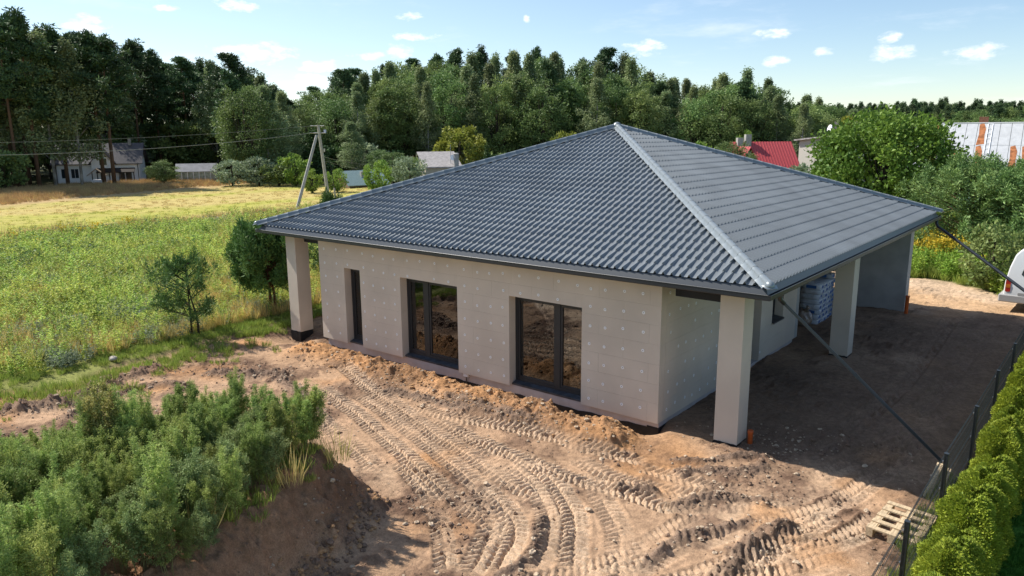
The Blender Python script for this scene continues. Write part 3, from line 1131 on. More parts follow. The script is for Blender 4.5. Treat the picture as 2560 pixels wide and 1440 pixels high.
# roof deck and tiles
EI = 0.135                     # tiles end this far inside the lip
ZE = 3.425
APEX = Vector((-8, 8, 6.30))
deck = MB()
cs = [Vector((-16 + 0.16, 0.16, ZE - 0.0)), Vector((-0.16, 0.16, ZE)), Vector((-0.16, 16 - 0.16, ZE)), Vector((-16 + 0.16, 16 - 0.16, ZE))]
ap = APEX - Vector((0, 0, 0.05))
deck.add([c - Vector((0, 0, 0.03)) for c in cs] + [ap], [(0, 1, 4), (1, 2, 4), (2, 3, 4), (3, 0, 4), (3, 2, 1, 0)])
roof = deck.build('roof', M_SOFFIT, house)
roof['label'] = 'dark graphite metal tile pyramid roof'

NW, NR = 87, 24
SLOPES = []
for (o, e) in (((-16 + EI, EI), (1, 0)), ((-EI, EI), (0, 1)), ((-EI, 16 - EI), (-1, 0)), ((-16 + EI, 16 - EI), (0, -1))):
    O = Vector((o[0], o[1], ZE))
    E_ = Vector((e[0], e[1], 0))
    inw = Vector((-e[1], e[0], 0))
    half = 8 - EI
    S_ = (inw * half + Vector((0, 0, APEX.z - ZE)))
    LS = S_.length
    S_.normalize()
    N_ = E_.cross(S_)
    SLOPES.append((O, E_, S_, N_, LS, 2 * half))
TW = (16 - 2 * EI) / NW
TL = SLOPES[0][4] / NR


TT = [0, 0.3, 0.56, 0.62, 0.67, 0.72, 0.77, 0.82, 0.86, 0.90, 0.94, 1.0]
NT = len(TT) - 1


def tile_prof(t):
    # flat pan, then a narrow roll that is steep on its far side
    if t <= 0.56:
        return -0.002 * math.sin(t / 0.56 * math.pi)
    q = (t - 0.56) / 0.28 if t < 0.85 else (0.945 - t) / 0.095
    q = max(0.0, min(1.0, q))
    return 0.027 * q * q * (3 - 2 * q)


def tile_verts(e0, s0, L):
    """local (e, s, n) of a single tile: top skin then front drop"""
    def lip(t):
        return 0.002 + 0.036 * max(0.0, tile_prof(t) / 0.027) ** 0.9
    n = NT + 1
    P = [(e0 + TW * t, tile_prof(t), lip(t)) for t in TT]
    top0 = [(e, s0 - 0.004, p + l) for e, p, l in P]
    topm = [(e, s0 + 0.06, p + 0.002 + (l - 0.002) * 0.85) for e, p, l in P]
    top1 = [(e, s0 + L, p + 0.002) for e, p, l in P]
    dr1 = [(e, s0 + 0.002, p - 0.003) for e, p, l in P]
    v = top0 + topm + top1 + list(top0) + dr1
    f = []
    for j in range(NT):
        f.append((j, j + 1, n + j + 1, n + j))
        f.append((n + j, n + j + 1, 2 * n + j + 1, 2 * n + j))
        f.append((4 * n + j, 4 * n + j + 1, 3 * n + j + 1, 3 * n + j))
    return v, f


tv, tf = tile_verts(-TW / 2, 0, TL)
tile_me = bpy.data.meshes.new('roof_tile')
tile_me.from_pydata(tv, [], tf)
tile_me.polygons.foreach_set('use_smooth', [True] * len(tf))
tile_me.materials.append(M_TILE)

cand = []
for si, (O, E_, S_, N_, LS, WE) in enumerate(SLOPES):
    for r in range(NR):
        for c in range(NW):
            e0, e1 = c * TW, (c + 1) * TW
            s0, s1 = r * TL, (r + 1) * TL
            lim0, lim1 = s0 * WE / 2 / LS, s1 * WE / 2 / LS
            if e1 < lim0 or e0 > WE - lim0:
                continue
            full = e0 > lim1 + 0.02 and e1 < WE - lim1 - 0.02
            ctr = O + E_ * (e0 + TW / 2) + S_ * s0
            dist = (ctr - Vector((CX, CY, CZ))).length
            cand.append((dist if (full and si < 2) else 1e6, si, r, c, full))
cand.sort()
solo = cand[:300]
rest = cand[300:]
for _, si, r, c, _f in solo:
    O, E_, S_, N_, LS, WE = SLOPES[si]
    p = O + E_ * ((c + 0.5) * TW) + S_ * (r * TL)
    o = link('roof_tile', tile_me, None, roof)
    o.matrix_local = Matrix(((E_.x, S_.x, N_.x, p.x), (E_.y, S_.y, N_.y, p.y), (E_.z, S_.z, N_.z, p.z), (0, 0, 0, 1)))
bmr = bmesh.new()
for si, (O, E_, S_, N_, LS, WE) in enumerate(SLOPES):
    v, f = [], []
    for _, s2, r, c, full in rest:
        if s2 != si:
            continue
        a, b = tile_verts(c * TW, r * TL, TL)
        o = len(v)
        v += a
        f += [tuple(i + o for i in q) for q in b]
    me = bpy.data.meshes.new('t')
    me.from_pydata([tuple(O + E_ * a + S_ * b + N_ * c) for a, b, c in v], [], f)
    b2 = bmesh.new()
    b2.from_mesh(me)
    for (pt, nn) in ((O, Vector((-1, 1, 0))), (O + E_ * WE, None)):
        # hip planes: vertical, through the apex
        q = Vector((APEX.x, APEX.y, 0)) - Vector((pt.x, pt.y, 0))
        nrm = Vector((q.y, -q.x, 0)).normalized()
        mid = O + E_ * (WE / 2)
        if (Vector((mid.x, mid.y, 0)) - Vector((pt.x, pt.y, 0))).dot(nrm) > 0:
            nrm = -nrm
        bmesh.ops.bisect_plane(b2, geom=b2.verts[:] + b2.edges[:] + b2.faces[:], plane_co=pt, plane_no=nrm, clear_outer=True)
    b2.to_mesh(me)
    b2.free()
    bmr.from_mesh(me)
    bpy.data.meshes.remove(me)
rm = bpy.data.meshes.new('roof_tiles')
bmr.to_mesh(rm)
bmr.free()
rm.polygons.foreach_set('use_smooth', [True] * len(rm.polygons))
rt_o = link('roof_tiles', rm, M_TILE, roof)
rt_o['kind'] = 'stuff'


# hip caps
def cap_mesh():
    mb = MB()
    n = 10
    L_ = 0.36
    v = []
    for (t, r) in ((0.0, 0.078), (0.014, 0.078), (0.015, 0.0755), (L_, 0.074)):
        v += [(-0.135, t, -0.055)] + [(-r * math.cos(math.pi * k / n), t, r * math.sin(math.pi * k / n) * 1.0) for k in range(n + 1)] + [(0.135, t, -0.055)]
    w = n + 3
    f = [(i * w + k, i * w + k + 1, (i + 1) * w + k + 1, (i + 1) * w + k) for i in range(3) for k in range(w - 1)]
    me = bpy.data.meshes.new('hip_cap')
    me.from_pydata(v, [], f)
    me.polygons.foreach_set('use_smooth', [True] * len(f))
    me.materials.append(M_CAPM)
    return me


cap_m = cap_mesh()
NC = 35
for ci in range(4):
    c0 = [Vector((-16 + 0.06, 0.06, ZE)), Vector((-0.06, 0.06, ZE)), Vector((-0.06, 15.94, ZE)), Vector((-15.94, 15.94, ZE))][ci]
    d = (APEX + Vector((0, 0, 0.0))) - c0
    t = d.normalized()
    side = t.cross(Vector((0, 0, 1))).normalized()
    nz_ = side.cross(t)
    st_ = d.length / NC
    for k in range(NC):
        p = c0 + t * (k * st_) + nz_ * 0.055
        o = link('hip_cap', cap_m, None, roof)
        o.matrix_local = Matrix(((side.x, t.x, nz_.x, p.x), (side.y, t.y, nz_.y, p.y), (side.z, t.z, nz_.z, p.z), (0, 0, 0, 1)))
    # domed end piece with flange
    e = MB()
    n = 10
    rings = []
    for q in range(5):
        a = q / 4 * math.pi / 2
        rr = 0.083 * math.cos(a)
        rings.append([c0 + nz_ * 0.055 - t * (0.10 * math.sin(a)) + side * (-rr * math.cos(math.pi * k / n)) + nz_ * (rr * math.sin(math.pi * k / n)) for k in range(n + 1)])
    e.add([p for r in rings for p in r], [(i * (n + 1) + k, i * (n + 1) + k + 1, (i + 1) * (n + 1) + k + 1, (i + 1) * (n + 1) + k) for i in range(4) for k in range(n)])
    b0 = c0 + nz_ * 0.045
    e.add([b0 - side * 0.14 + t * 0.02, b0 + side * 0.14 + t * 0.02, b0 + side * 0.10 - t * 0.13, b0 - side * 0.10 - t * 0.13,
           b0 - side * 0.14 + t * 0.02 - nz_ * 0.012, b0 + side * 0.14 + t * 0.02 - nz_ * 0.012, b0 + side * 0.10 - t * 0.13 - nz_ * 0.012, b0 - side * 0.10 - t * 0.13 - nz_ * 0.012],
          [(0, 1, 2, 3), (7, 6, 5, 4), (0, 3, 7, 4), (3, 2, 6, 7), (2, 1, 5, 6)])
    e.build('hip_end_cap', M_CAPM, roof, smooth=True)
ax = MB()
ax.tube([APEX + Vector((0, 0, -0.02)), APEX + Vector((0, 0, 0.10)), APEX + Vector((0, 0, 0.15)), APEX + Vector((0, 0, 0.165))], [0.16, 0.115, 0.07, 0.02], 14)
ax.build('apex_cap', M_CAPM, roof, smooth=True)

# temporary downspouts
d0, d1 = Vector((-0.06, 0.80, 3.05)), Vector((2.62, 2.22, 0.09))
tt = (d1 - d0).normalized()
sd_ = tt.cross(Vector((0, 0, 1))).normalized()
nn_ = sd_.cross(tt)
mD = Matrix(((sd_.x, tt.x, nn_.x, d0.x), (sd_.y, tt.y, nn_.y, d0.y), (sd_.z, tt.z, nn_.z, d0.z), (0, 0, 0, 1)))
dsm = mat('grey_blue_downspout', (0.05, 0.06, 0.075), 0.4, 0.5)
ds = MB()
ds.box(-0.04, 0.04, 0, (d1 - d0).length, -0.028, 0.028, mD)
dso = ds.build('downspout', dsm, house, bevel=0.006)
MB().tube([(-0.06, 0.62, 3.2), (-0.06, 0.66, 3.12), d0 + tt * 0.05], 0.042, 8).build('outlet', M_GUT, dso)
MB().box(-0.045, 0.045, 1.9, 1.99, -0.033, 0.033, mD).build('joint', dsm, dso)
q0 = [Vector((-0.06, 15.55, 3.22)), Vector((-0.06, 15.55, 3.08)), Vector((0.0, 15.5, 2.98)), Vector((0.25, 15.4, 2.84)), Vector((2.70, 14.0, 1.40)), Vector((4.6, 12.9, 0.30))]
bpo = MB().tube(q0, 0.048, 10).build('drain_hose', mat('black_pipe', (0.018, 0.024, 0.032), 0.35, 0.5), house, smooth=True)
MB().tube([q0[3] + (q0[4] - q0[3]) * 0.44, q0[3] + (q0[4] - q0[3]) * 0.47], 0.053, 10).build('joint', MATS['black_pipe'], bpo)

# ------------------------------------------------------------------ things on the site
M_ORANGE = mat('orange_drain_plastic', (0.62, 0.13, 0.03), 0.45, 0.4)
for (x, y, r, h, lb) in ((-0.55, 0.93, 0.05, 0.27, 'orange plastic drain pipe stub beside the near right pillar'),
                         (-0.52, 14.6, 0.06, 0.62, 'tall orange drain pipe by the far end wall of the carport')):
    z = g1(x, y)
    t = thing('drain_pipe', lb, 'pipe', (x, y, z))
    n = 14
    mb = MB()
    v = []
    for (rr, zz) in ((r, -0.3), (r, h - 0.07), (r * 1.12, h - 0.06), (r * 1.12, h), (r * 0.95, h), (r * 0.95, h - 0.2)):
        v += [(rr * math.cos(2 * math.pi * k / n), rr * math.sin(2 * math.pi * k / n), zz) for k in range(n)]
    f = [(i * n + k, i * n + (k + 1) % n, (i + 1) * n + (k + 1) % n, (i + 1) * n + k) for i in range(5) for k in range(n)]
    f.append(tuple(range(5 * n, 6 * n)))
    mb.add(v, f)
    mb.build('pipe', M_ORANGE, t, smooth=True)
    MB().tube([(0, 0, h - 0.035), (0, 0, h - 0.02)], r * 1.16, 14).build('collar', M_ORANGE, t)

# packages under the carport
M_BAG = mat('white_foil_package', (0.50, 0.53, 0.58), 0.35, 0.5, var=0.08, vscale=9, bump=0.5, bscale=14)
M_BLUE = mat('blue_print', (0.035, 0.12, 0.34), 0.4, 0.4)
M_GREYBAG = mat('grey_foil_package', (0.30, 0.32, 0.35), 0.4, 0.45, var=0.1, vscale=9, bump=0.5, bscale=14)


def package_mesh(m):
    bm = bmesh.new()
    bmesh.ops.create_cube(bm, size=1)
    bmesh.ops.subdivide_edges(bm, edges=bm.edges[:], cuts=2, use_grid_fill=True)
    for v in bm.verts:
        c = v.co
        k = 1 - 0.10 * (abs(c.x) > 0.49) * (abs(c.z) > 0.49) - 0.05 * (abs(c.y) > 0.49) * (abs(c.z) > 0.49)
        c.z *= k
        c.x *= 1.0 + 0.02 * math.sin(c.y * 9 + c.z * 7)
        c.y *= 1.0 + 0.02 * math.sin(c.x * 8)
        c.x *= 0.60
        c.y *= 0.40
        c.z *= 0.165
    me = bpy.data.meshes.new('package')
    bm.to_mesh(me)
    bm.free()
    me.polygons.foreach_set('use_smooth', [True] * len(me.polygons))
    me.materials.append(m)
    return me


pk_w, pk_g = package_mesh(M_BAG), package_mesh(M_GREYBAG)
lab_m = {}
for key, (a, b) in {'x': (0.08, 0.09), 'y': (0.16, 0.10), 's': (0.035, 0.04)}.items():
    me = bpy.data.meshes.new('print')
    if key == 'y':
        me.from_pydata([(-a, 0, -b / 2), (a, 0, -b / 2), (a, 0, b / 2), (-a, 0, b / 2)], [], [(0, 1, 2, 3)])
    else:
        me.from_pydata([(0, -a, -b / 2), (0, a * 0.9, -b / 2 * 0.8), (0, a, b / 2), (0, -a * 0.8, b / 2)], [], [(0, 1, 2, 3)])
    me.materials.append(M_BLUE)
    lab_m[key] = me
prk = random.Random(21)
zp = g1(-2.7, 12)
for (x, y, n, gcol, where) in ((-2.72, 11.52, 8, False, 'front right'), (-2.72, 11.93, 8, False, 'second right'), (-2.72, 12.34, 8, False, 'third right'), (-3.36, 11.55, 9, True, 'front middle'), (-3.36, 11.98, 10, True, 'second middle'), (-3.98, 11.6, 5, True, 'low left'), (-2.74, 12.78, 9, True, 'rearmost')):
    for k in range(n):
        if gcol and x < -3.9 and k > 3:
            wht = True
        else:
            wht = not gcol
        topmost = k == n - 1
        xx, yy = x + prk.uniform(-0.03, 0.03), y + prk.uniform(-0.015, 0.015)
        lb = '%s blue-printed package, %s layer from the ground in the %s carport column' % ('white' if wht else 'grey', ('first', 'second', 'third', 'fourth', 'fifth', 'sixth', 'seventh', 'eighth', 'ninth', 'tenth')[k], where)
        t = thing('building_package', lb, 'package', (xx, yy, zp + 0.09 + k * 0.163), R(prk.uniform(-3, 3)), 'packages stacked under the carport')
        link('wrapping', pk_w if wht else pk_g, None, t)
        for q in range(2):
            o = link('printed_mark', lab_m['x' if q == 0 else 's'], None, t, (0.3065, prk.uniform(-0.1, 0.1) if q == 0 else prk.choice((-0.15, 0.15)), prk.uniform(-0.02, 0.02)))
        if prk.random() < 0.4:
            link('printed_mark', lab_m['y'], None, t, (prk.uniform(-0.05, 0.1), -0.2045, 0.0))
# brown translucent sack leaning at the stack
t = thing('plastic_sack', 'crumpled brownish plastic sack lying in front of the white package stack', 'sack', (-2.78, 11.0, zp))
bm = bmesh.new()
bmesh.ops.create_icosphere(bm, subdivisions=3, radius=0.3)
for v in bm.verts:
    n = math.sin(v.co.x * 19 + v.co.z * 11) * math.sin(v.co.y * 23) * 0.03
    v.co = Vector((v.co.x * 0.95, v.co.y * 0.8, v.co.z * 0.95 + 0.27)) + v.co.normalized() * n
me = bpy.data.meshes.new('sack')
bm.to_mesh(me)
bm.free()
link('bag_body', me, mat('brown_plastic_film', (0.32, 0.25, 0.2), 0.25, 0.6, var=0.25, vscale=7, bump=0.6, bscale=9), t)
MB().tube([(0.1, -0.05, 0.5), (0.12, -0.06, 0.6), (0.16, -0.08, 0.64)], [0.09, 0.03, 0.08], 8).build('tied_neck', MATS['brown_plastic_film'], t, smooth=True)

# pallets
M_WOOD = mat('pale_pallet_wood', (0.52, 0.40, 0.26), 0.85, 0.15, var=0.22, vscale=5, stretch=(1, 8, 8), bump=0.2)
M_WOOD2 = mat('weathered_wood', (0.30, 0.24, 0.18), 0.9, 0.1, var=0.3, vscale=5, stretch=(1, 8, 8), bump=0.3)


def pallet(label, loc, rz, m, tilt=0.0, w=0.8, l=1.2):
    t = thing('pallet', label, 'pallet', loc, rz)
    t.rotation_euler = (tilt, 0, rz)
    for i in range(5):
        x = -l / 2 + i * (l - 0.1) / 4
        MB().box(x, x + 0.1, -w / 2, w / 2, 0.122, 0.144).build('deck_plank', m, t)
    for j in range(3):
        y = -w / 2 + j * (w - 0.1) / 2
        MB().box(-l / 2, l / 2, y, y + 0.1, 0.0999, 0.1215).build('stringer_board', m, t)
        MB().box(-l / 2, l / 2, y, y + 0.1, 0.0, 0.02).build('bottom_board', m, t)
        for i in range(3):
            x = -l / 2 + i * (l - 0.14) / 2
            MB().box(x, x + 0.14, y - 0.0, y + 0.1, 0.0205, 0.0995).build('block', m, t)
    return t


pallet('pale wooden pallet lying on sand against the wire fence', (2.52, -0.72, g1(2.5, -0.7) + 0.02), R(86), M_WOOD, R(1.5), 0.72, 1.1)
pallet('dark weathered pallet on top of the packages under the carport', (-2.8, 12.9, zp + 9.2 * 0.165), R(4), M_WOOD2)
# leaning boards by the fence
for i, (p0, p1, w, lb) in enumerate((((2.62, 0.62, 0.0), (2.70, 1.20, 0.42), 0.10, 'sunlit pale board leaning at the fence near the pallet'),
                                   ((2.78, 0.75, 0.0), (2.82, 1.28, 0.36), 0.08, 'narrow board leaning beside the sunlit pale board'),
                                   ((2.86, 1.5, 0.03), (3.25, 1.95, 0.06), 0.07, 'short offcut lying under the wire fence'),
                                   ((3.2, 1.0, 0.03), (3.3, 2.4, 0.06), 0.08, 'long thin lath lying between fence and hedge'))):
    z = g1(p0[0], p0[1])
    a, b = Vector(p0) + Vector((0, 0, z)), Vector(p1) + Vector((0, 0, z))
    tq = (b - a).normalized()
    s = tq.cross(Vector((0, 0, 1))).normalized()
    nq = s.cross(tq)
    m = Matrix(((s.x, tq.x, nq.x, a.x), (s.y, tq.y, nq.y, a.y), (s.z, tq.z, nq.z, a.z), (0, 0, 0, 1)))
    o = MB().box(-w / 2, w / 2, 0, (b - a).length, 0, 0.022, m).build('board', M_WOOD if i < 2 else M_WOOD2)
    tag(o, lb, 'board')

# wire fence
M_POST = mat('anthracite_fence_steel', (0.028, 0.034, 0.038), 0.45, 0.45)
M_WIRE = mat('anthracite_fence_wire', (0.05, 0.058, 0.062), 0.45, 0.45)
fence = thing('wire_fence', 'anthracite welded wire fence with square posts along the hedge', 'fence', (3.0, 0, 0))
PY = [-5.5, -2.87, -0.26, 2.36, 5.0, 7.58, 10.2, 12.8]
PX = [-0.12, -0.07, -0.05, 0.01, 0.05, 0.10, 0.15, 0.19]
FH = 1.25
for px, py in zip(PX, PY):
    p = MB().box(px - 0.03, px + 0.03, py - 0.03, py + 0.03, -0.3, FH).build('post', M_POST, fence, bevel=0.003)
    MB().box(px - 0.034, px + 0.034, py - 0.034, py + 0.034, FH + 0.001, FH + 0.016).build('post_cap', M_POST, p)
    for z in (0.2, 0.65, 1.1):
        MB().box(px - 0.045, px - 0.031, py - 0.02, py + 0.02, z, z + 0.03).build('clip', mat('steel_clip', (0.4, 0.4, 0.4), 0.3, 0.5, 0.8), p)


def vprof(z):
    for zc in (0.16, 0.66, 1.12):
        d = abs(z - zc)
        if d < 0.05:
            return -0.032 * (1 - d / 0.05)
    return 0.0


for i in range(len(PY) - 1):
    y0, y1 = PY[i] + 0.035, PY[i + 1] - 0.035
    x0, x1 = PX[i] - 0.034, PX[i + 1] - 0.034
    mb = MB()
    zz = [0.04, 0.11, 0.16, 0.21, 0.61, 0.66, 0.71, 1.07, 1.12, 1.17, 1.24]
    nv = 51
    for k in range(nv):
        t_ = k / (nv - 1)
        y = y0 + (y1 - y0) * t_
        x = x0 + (x1 - x0) * t_
        mb.tube([(x + vprof(z), y, z) for z in zz], 0.0027, 4, cap=False)
    for z in (0.06, 0.11, 0.16, 0.21, 0.41, 0.61, 0.66, 0.71, 0.89, 1.07, 1.12, 1.17):
        mb.tube([(x0 + vprof(z) - 0.005, y0, z), (x1 + vprof(z) - 0.005, y1, z)], 0.0034, 4, cap=False)
    mb.build('wire_panel', M_WIRE, fence)

# white van
M_WHITE = mat('white_van_paint', (0.72, 0.73, 0.74), 0.3, 0.5, coat=0.3)
M_RUB = mat('black_rubber', (0.02, 0.02, 0.02), 0.8, 0.2)
M_DGLASS = mat('dark_van_glass', (0.012, 0.015, 0.02), 0.06, 0.6)
M_BUMP = mat('grey_bumper', (0.36, 0.35, 0.34), 0.55, 0.3)
van = thing('van', 'white high-roof van parked on the sandy track at the frame edge', 'van', (1.92, 17.05, g1(2.5, 17.5)), R(-3))
prof = [(0.0, 0.52), (0.02, 1.05), (0.10, 1.55), (0.22, 1.98), (0.36, 2.16), (0.62, 2.26), (2.2, 2.30), (3.4, 2.26), (3.75, 2.12), (4.3, 1.32), (5.0, 1.10), (5.12, 0.95), (5.15, 0.5), (5.1, 0.36), (0.1, 0.36)]
bm = bmesh.new()
secs = []
WV = 1.92
for (yy, inset) in ((0.0, 0), (WV, 0)):
    row = []
    for (x, z) in prof:
        tum = max(0, (z - 1.1)) * 0.11
        row.append(bm.verts.new((x, yy + (tum if yy == 0 else -tum), z)))
    secs.append(row)
bm.faces.new(secs[0])
bm.faces.new(list(reversed(secs[1])))
n = len(prof)
for i in range(n):
    j = (i + 1) % n
    bm.faces.new((secs[0][j], secs[0][i], secs[1][i], secs[1][j]))
bmesh.ops.recalc_face_normals(bm, faces=bm.faces)
bmesh.ops.bevel(bm, geom=bm.edges[:], offset=0.055, segments=3, affect='EDGES', profile=0.6)
me = bpy.data.meshes.new('van_body')
bm.to_mesh(me)
bm.free()
me.polygons.foreach_set('use_smooth', [True] * len(me.polygons))
vb = link('body', me, M_WHITE, van)


def van_side(x0, x1, z0, z1, name, m, skew=0.0, t=0.006, side=0, rad=0.06):
    """rounded panel on the side of the van following the lean of the wall"""
    pts = []
    for (cx, cz, a0) in ((x1 - rad, z1 - rad, 0), (x0 + rad + skew, z1 - rad, 90), (x0 + rad, z0 + rad, 180), (x1 - rad, z0 + rad, 270)):
        for k in range(5):
            a = R(a0 + k * 22.5)
            pts.append((cx + rad * math.cos(a), cz + rad * math.sin(a)))
    mb = MB()
    v = []
    for off in (-t, 0.02):
        for (x, z) in pts:
            lean = max(0, z - 1.1) * 0.11
            y = lean + off if side == 0 else WV - lean - off
            v.append((x, y, z))
    k = len(pts)
    f = [tuple(range(k)), tuple(range(2 * k - 1, k - 1, -1))] + [(i, (i + 1) % k, k + (i + 1) % k, k + i) for i in range(k)]
    mb.add(v, f)
    return mb.build(name, m, van)


wv = van_side(0.46, 1.62, 1.30, 1.86, 'side_window', M_DGLASS, skew=0.12)
# white daisy sticker on the glass
fm = MB()
for k in range(7):
    a = 2 * math.pi * k / 7
    c, s = math.cos(a), math.sin(a)
    pts = [(0.03, -0.02), (0.09, -0.035), (0.115, 0.0), (0.09, 0.035), (0.03, 0.02)]
    v = []
    for (u, w) in pts:
        x = 0.80 + u * c - w * s
        z = 1.68 + u * s + w * c
        v.append((x, max(0, z - 1.1) * 0.11 - 0.009, z))
    fm.add(v, [(0, 1, 2, 3, 4)])
fm.build('flower_sticker', mat('white_sticker', (0.8, 0.8, 0.8), 0.5), wv)
van_side(1.78, 2.9, 1.30, 1.86, 'side_window', M_DGLASS)
van_side(3.02, 3.95, 1.26, 1.84, 'door_window', M_DGLASS)
for sd2 in (1,):
    van_side(0.46, 2.9, 1.30, 1.86, 'side_window', M_DGLASS, side=1)
van_side(0.42, 5.0, 0.62, 0.72, 'rub_strip', M_BUMP, t=0.015, rad=0.03)
van_side(0.05, 0.2, 0.72, 1.16, 'tail_light', mat('red_tail_light', (0.42, 0.03, 0.02), 0.25, 0.5), t=0.012, rad=0.04)
van_side(0.055, 0.195, 0.86, 0.98, 'indicator_light', mat('amber_light', (0.55, 0.17, 0.03), 0.25, 0.5), t=0.018, rad=0.03)
MB().box(-0.12, 0.75, -0.03, WV + 0.03, 0.36, 0.62).build('rear_bumper', M_BUMP, van, bevel=0.03)
MB().box(4.75, 5.22, -0.02, WV + 0.02, 0.34, 0.66).build('front_bumper', M_BUMP, van, bevel=0.03)
for x in (1.15, 4.25):
    for (ya, yb) in ((-0.01, 0.2), (WV - 0.2, WV + 0.01)):
        wmb = MB().tube([(x, ya, 0.33), (x, ya + 0.02, 0.33), (x, yb - 0.02, 0.33), (x, yb, 0.33)], [0.29, 0.33, 0.33, 0.29], 22)
        wo = wmb.build('wheel', M_RUB, van)
        MB().tube([(x, ya - 0.006 if ya < 0.5 else yb + 0.006, 0.33), (x, ya + 0.1, 0.33)], [0.19, 0.19], 16).build('rim', mat('steel_rim', (0.45, 0.45, 0.46), 0.4, 0.5, 0.6), wo)
    MB().tube([(x, -0.012, 0.38), (x, 0.02, 0.38)], 0.40, 22).build('wheel_arch', M_RUB, van)

# grey boulder in the grass
bm = bmesh.new()
bmesh.ops.create_icosphere(bm, subdivisions=3, radius=0.11)
for v in bm.verts:
    v.co = Vector((v.co.x * 1.2, v.co.y * 0.95, v.co.z * 0.7)) + v.co.normalized() * 0.025 * math.sin(v.co.x * 17 + v.co.y * 9) * math.sin(v.co.z * 21 + 1)
me = bpy.data.meshes.new('field_stone')
bm.to_mesh(me)
bm.free()
me.polygons.foreach_set('use_smooth', [True] * len(me.polygons))
tag(link('field_stone', me, mat('pale_stone', (0.42, 0.38, 0.33), 0.9, 0.1, var=0.15, bump=0.4, bscale=20), None, (-16.3, -4.45, g1(-16.3, -4.45) + 0.05)), 'pale boulder in the short grass left of the dirt yard', 'stone')

# ------------------------------------------------------------------ power line
M_POLE = mat('weathered_concrete_pole', (0.36, 0.35, 0.32), 0.9, 0.1, var=0.12, vscale=4)
pz = 0.0
PB = Vector((-52.7, 30.8, -0.1))
PT = PB + Vector((-0.45, -0.45, 7.15))
pole = thing('utility_pole', 'grey concrete utility pole with a leaning strut in the mown field', 'pole', tuple(PB))


def sq(mb, a, b, r0, r1):
    return mb.tube([a, b], [r0, r1], 6)


mbp = MB()
sq(mbp, Vector((0, 0, -0.3)), PT - PB, 0.17, 0.12)
mbp.build('pole_shaft', M_POLE, pole)
mbp = MB()
sq(mbp, Vector((1.5, -4.7, -0.2)), (PT - PB) * 0.87 + Vector((-0.1, -0.25, 0)), 0.15, 0.12)
mbp.build('strut', M_POLE, pole)
u_ = Vector((0.777, 0.63, 0))
for zf, hw in ((0.99, 0.55), (0.90, 0.62)):
    c = (PT - PB) * zf
    MB().tube([c - u_ * hw * 1.3, c + u_ * hw], 0.035, 6).build('crossarm', mat('galvanised_steel', (0.4, 0.41, 0.42), 0.5, 0.4, 0.5), pole)
for (a, b, r, m_) in ((0.90, 0.55, 0.09, mat('pale_blue_insulator', (0.45, 0.5, 0.75), 0.2, 0.5)), (0.66, 0.22, 0.07, MATS['galvanised_steel'])):
    c = (PT - PB) * a + u_ * b
    MB().tube([c, c + Vector((0, 0, 0.3))], [r, r * 1.3], 8).build('insulator', m_, pole)
MB().tube([(0.42, 0.42, -0.1), (0.36, 0.36, 1.4)], 0.09, 8).build('cable_duct', M_POLE, pole)
MB().tube([(0.36, 0.36, 1.4), (0.26, 0.24, 3.2), (0.02, 0.02, 4.4)], 0.03, 6).build('cable', M_RUB, pole)


def wire(name, label, a, b, sag, r=0.018):
    a, b = Vector(a), Vector(b)
    pts = [a.lerp(b, k / 20) - Vector((0, 0, sag * 4 * (k / 20) * (1 - k / 20))) for k in range(21)]
    o = MB().tube(pts, r, 5).build(name, mat('grey_overhead_wire', (0.26, 0.26, 0.25), 0.5, 0.4))
    tag(o, label, 'cable')


wx, wy = polar(-79.0, 62)
wire('power_cable', 'upper overhead cable running left from the pole top', PT + Vector((-0.1, -0.3, -0.05)), (wx, wy, 5.75), 0.35, 0.009)
wire('power_cable', 'lower thicker overhead cable running left from the pole', PT + Vector((-0.1, -0.2, -0.65)), (wx, wy, 5.0), 0.55, 0.017)
wx, wy = polar(-46.5, 95)
wire('power_cable', 'upper thin cable running right from the pole to the slate-roofed house', PB + (PT - PB) * 0.60, (wx, wy, 2.6), 0.5, 0.010)
wire('power_cable', 'lower thin cable running right from the pole to the slate-roofed house', PB + (PT - PB) * 0.55, (wx, wy, 2.0), 0.6, 0.010)

# ------------------------------------------------------------------ houses in the background
M_WALLW = mat('white_painted_wall', (0.88, 0.88, 0.90), 0.85, 0.15, var=0.04)
M_DROOF = mat('dark_glazed_roof', (0.04, 0.034, 0.034), 0.35, 0.5, var=0.3, vscale=3)
M_DARKW = mat('dark_timber', (0.035, 0.028, 0.024), 0.8, 0.2)
M_CREAM = mat('cream_wall', (0.46, 0.42, 0.33), 0.9, 0.1, var=0.07)
M_SLATE = mat('grey_fibre_slate', (0.33, 0.31, 0.30), 0.9, 0.12, var=0.3, vscale=2.5, stretch=(1, 3, 3))
M_RED = mat('red_metal_tile', (0.42, 0.065, 0.07), 0.45, 0.4, var=0.08)
M_TIN = mat('galvanised_sheet', (0.52, 0.53, 0.54), 0.5, 0.4, 0.1, var=0.07, vscale=3)
M_RUST = mat('rusty_sheet', (0.36, 0.14, 0.06), 0.8, 0.15, var=0.3, vscale=4)
M_MINT = mat('pale_green_wall', (0.42, 0.55, 0.48), 0.9, 0.1)
M_BRICK = mat('brick_chimney', (0.32, 0.15, 0.10), 0.9, 0.1, var=0.2, vscale=12)
M_WINB = mat('far_window_glass', (0.03, 0.04, 0.05), 0.1, 0.5)
M_GREEN = mat('green_sheet_roof', (0.20, 0.28, 0.27), 0.45, 0.4, var=0.1)


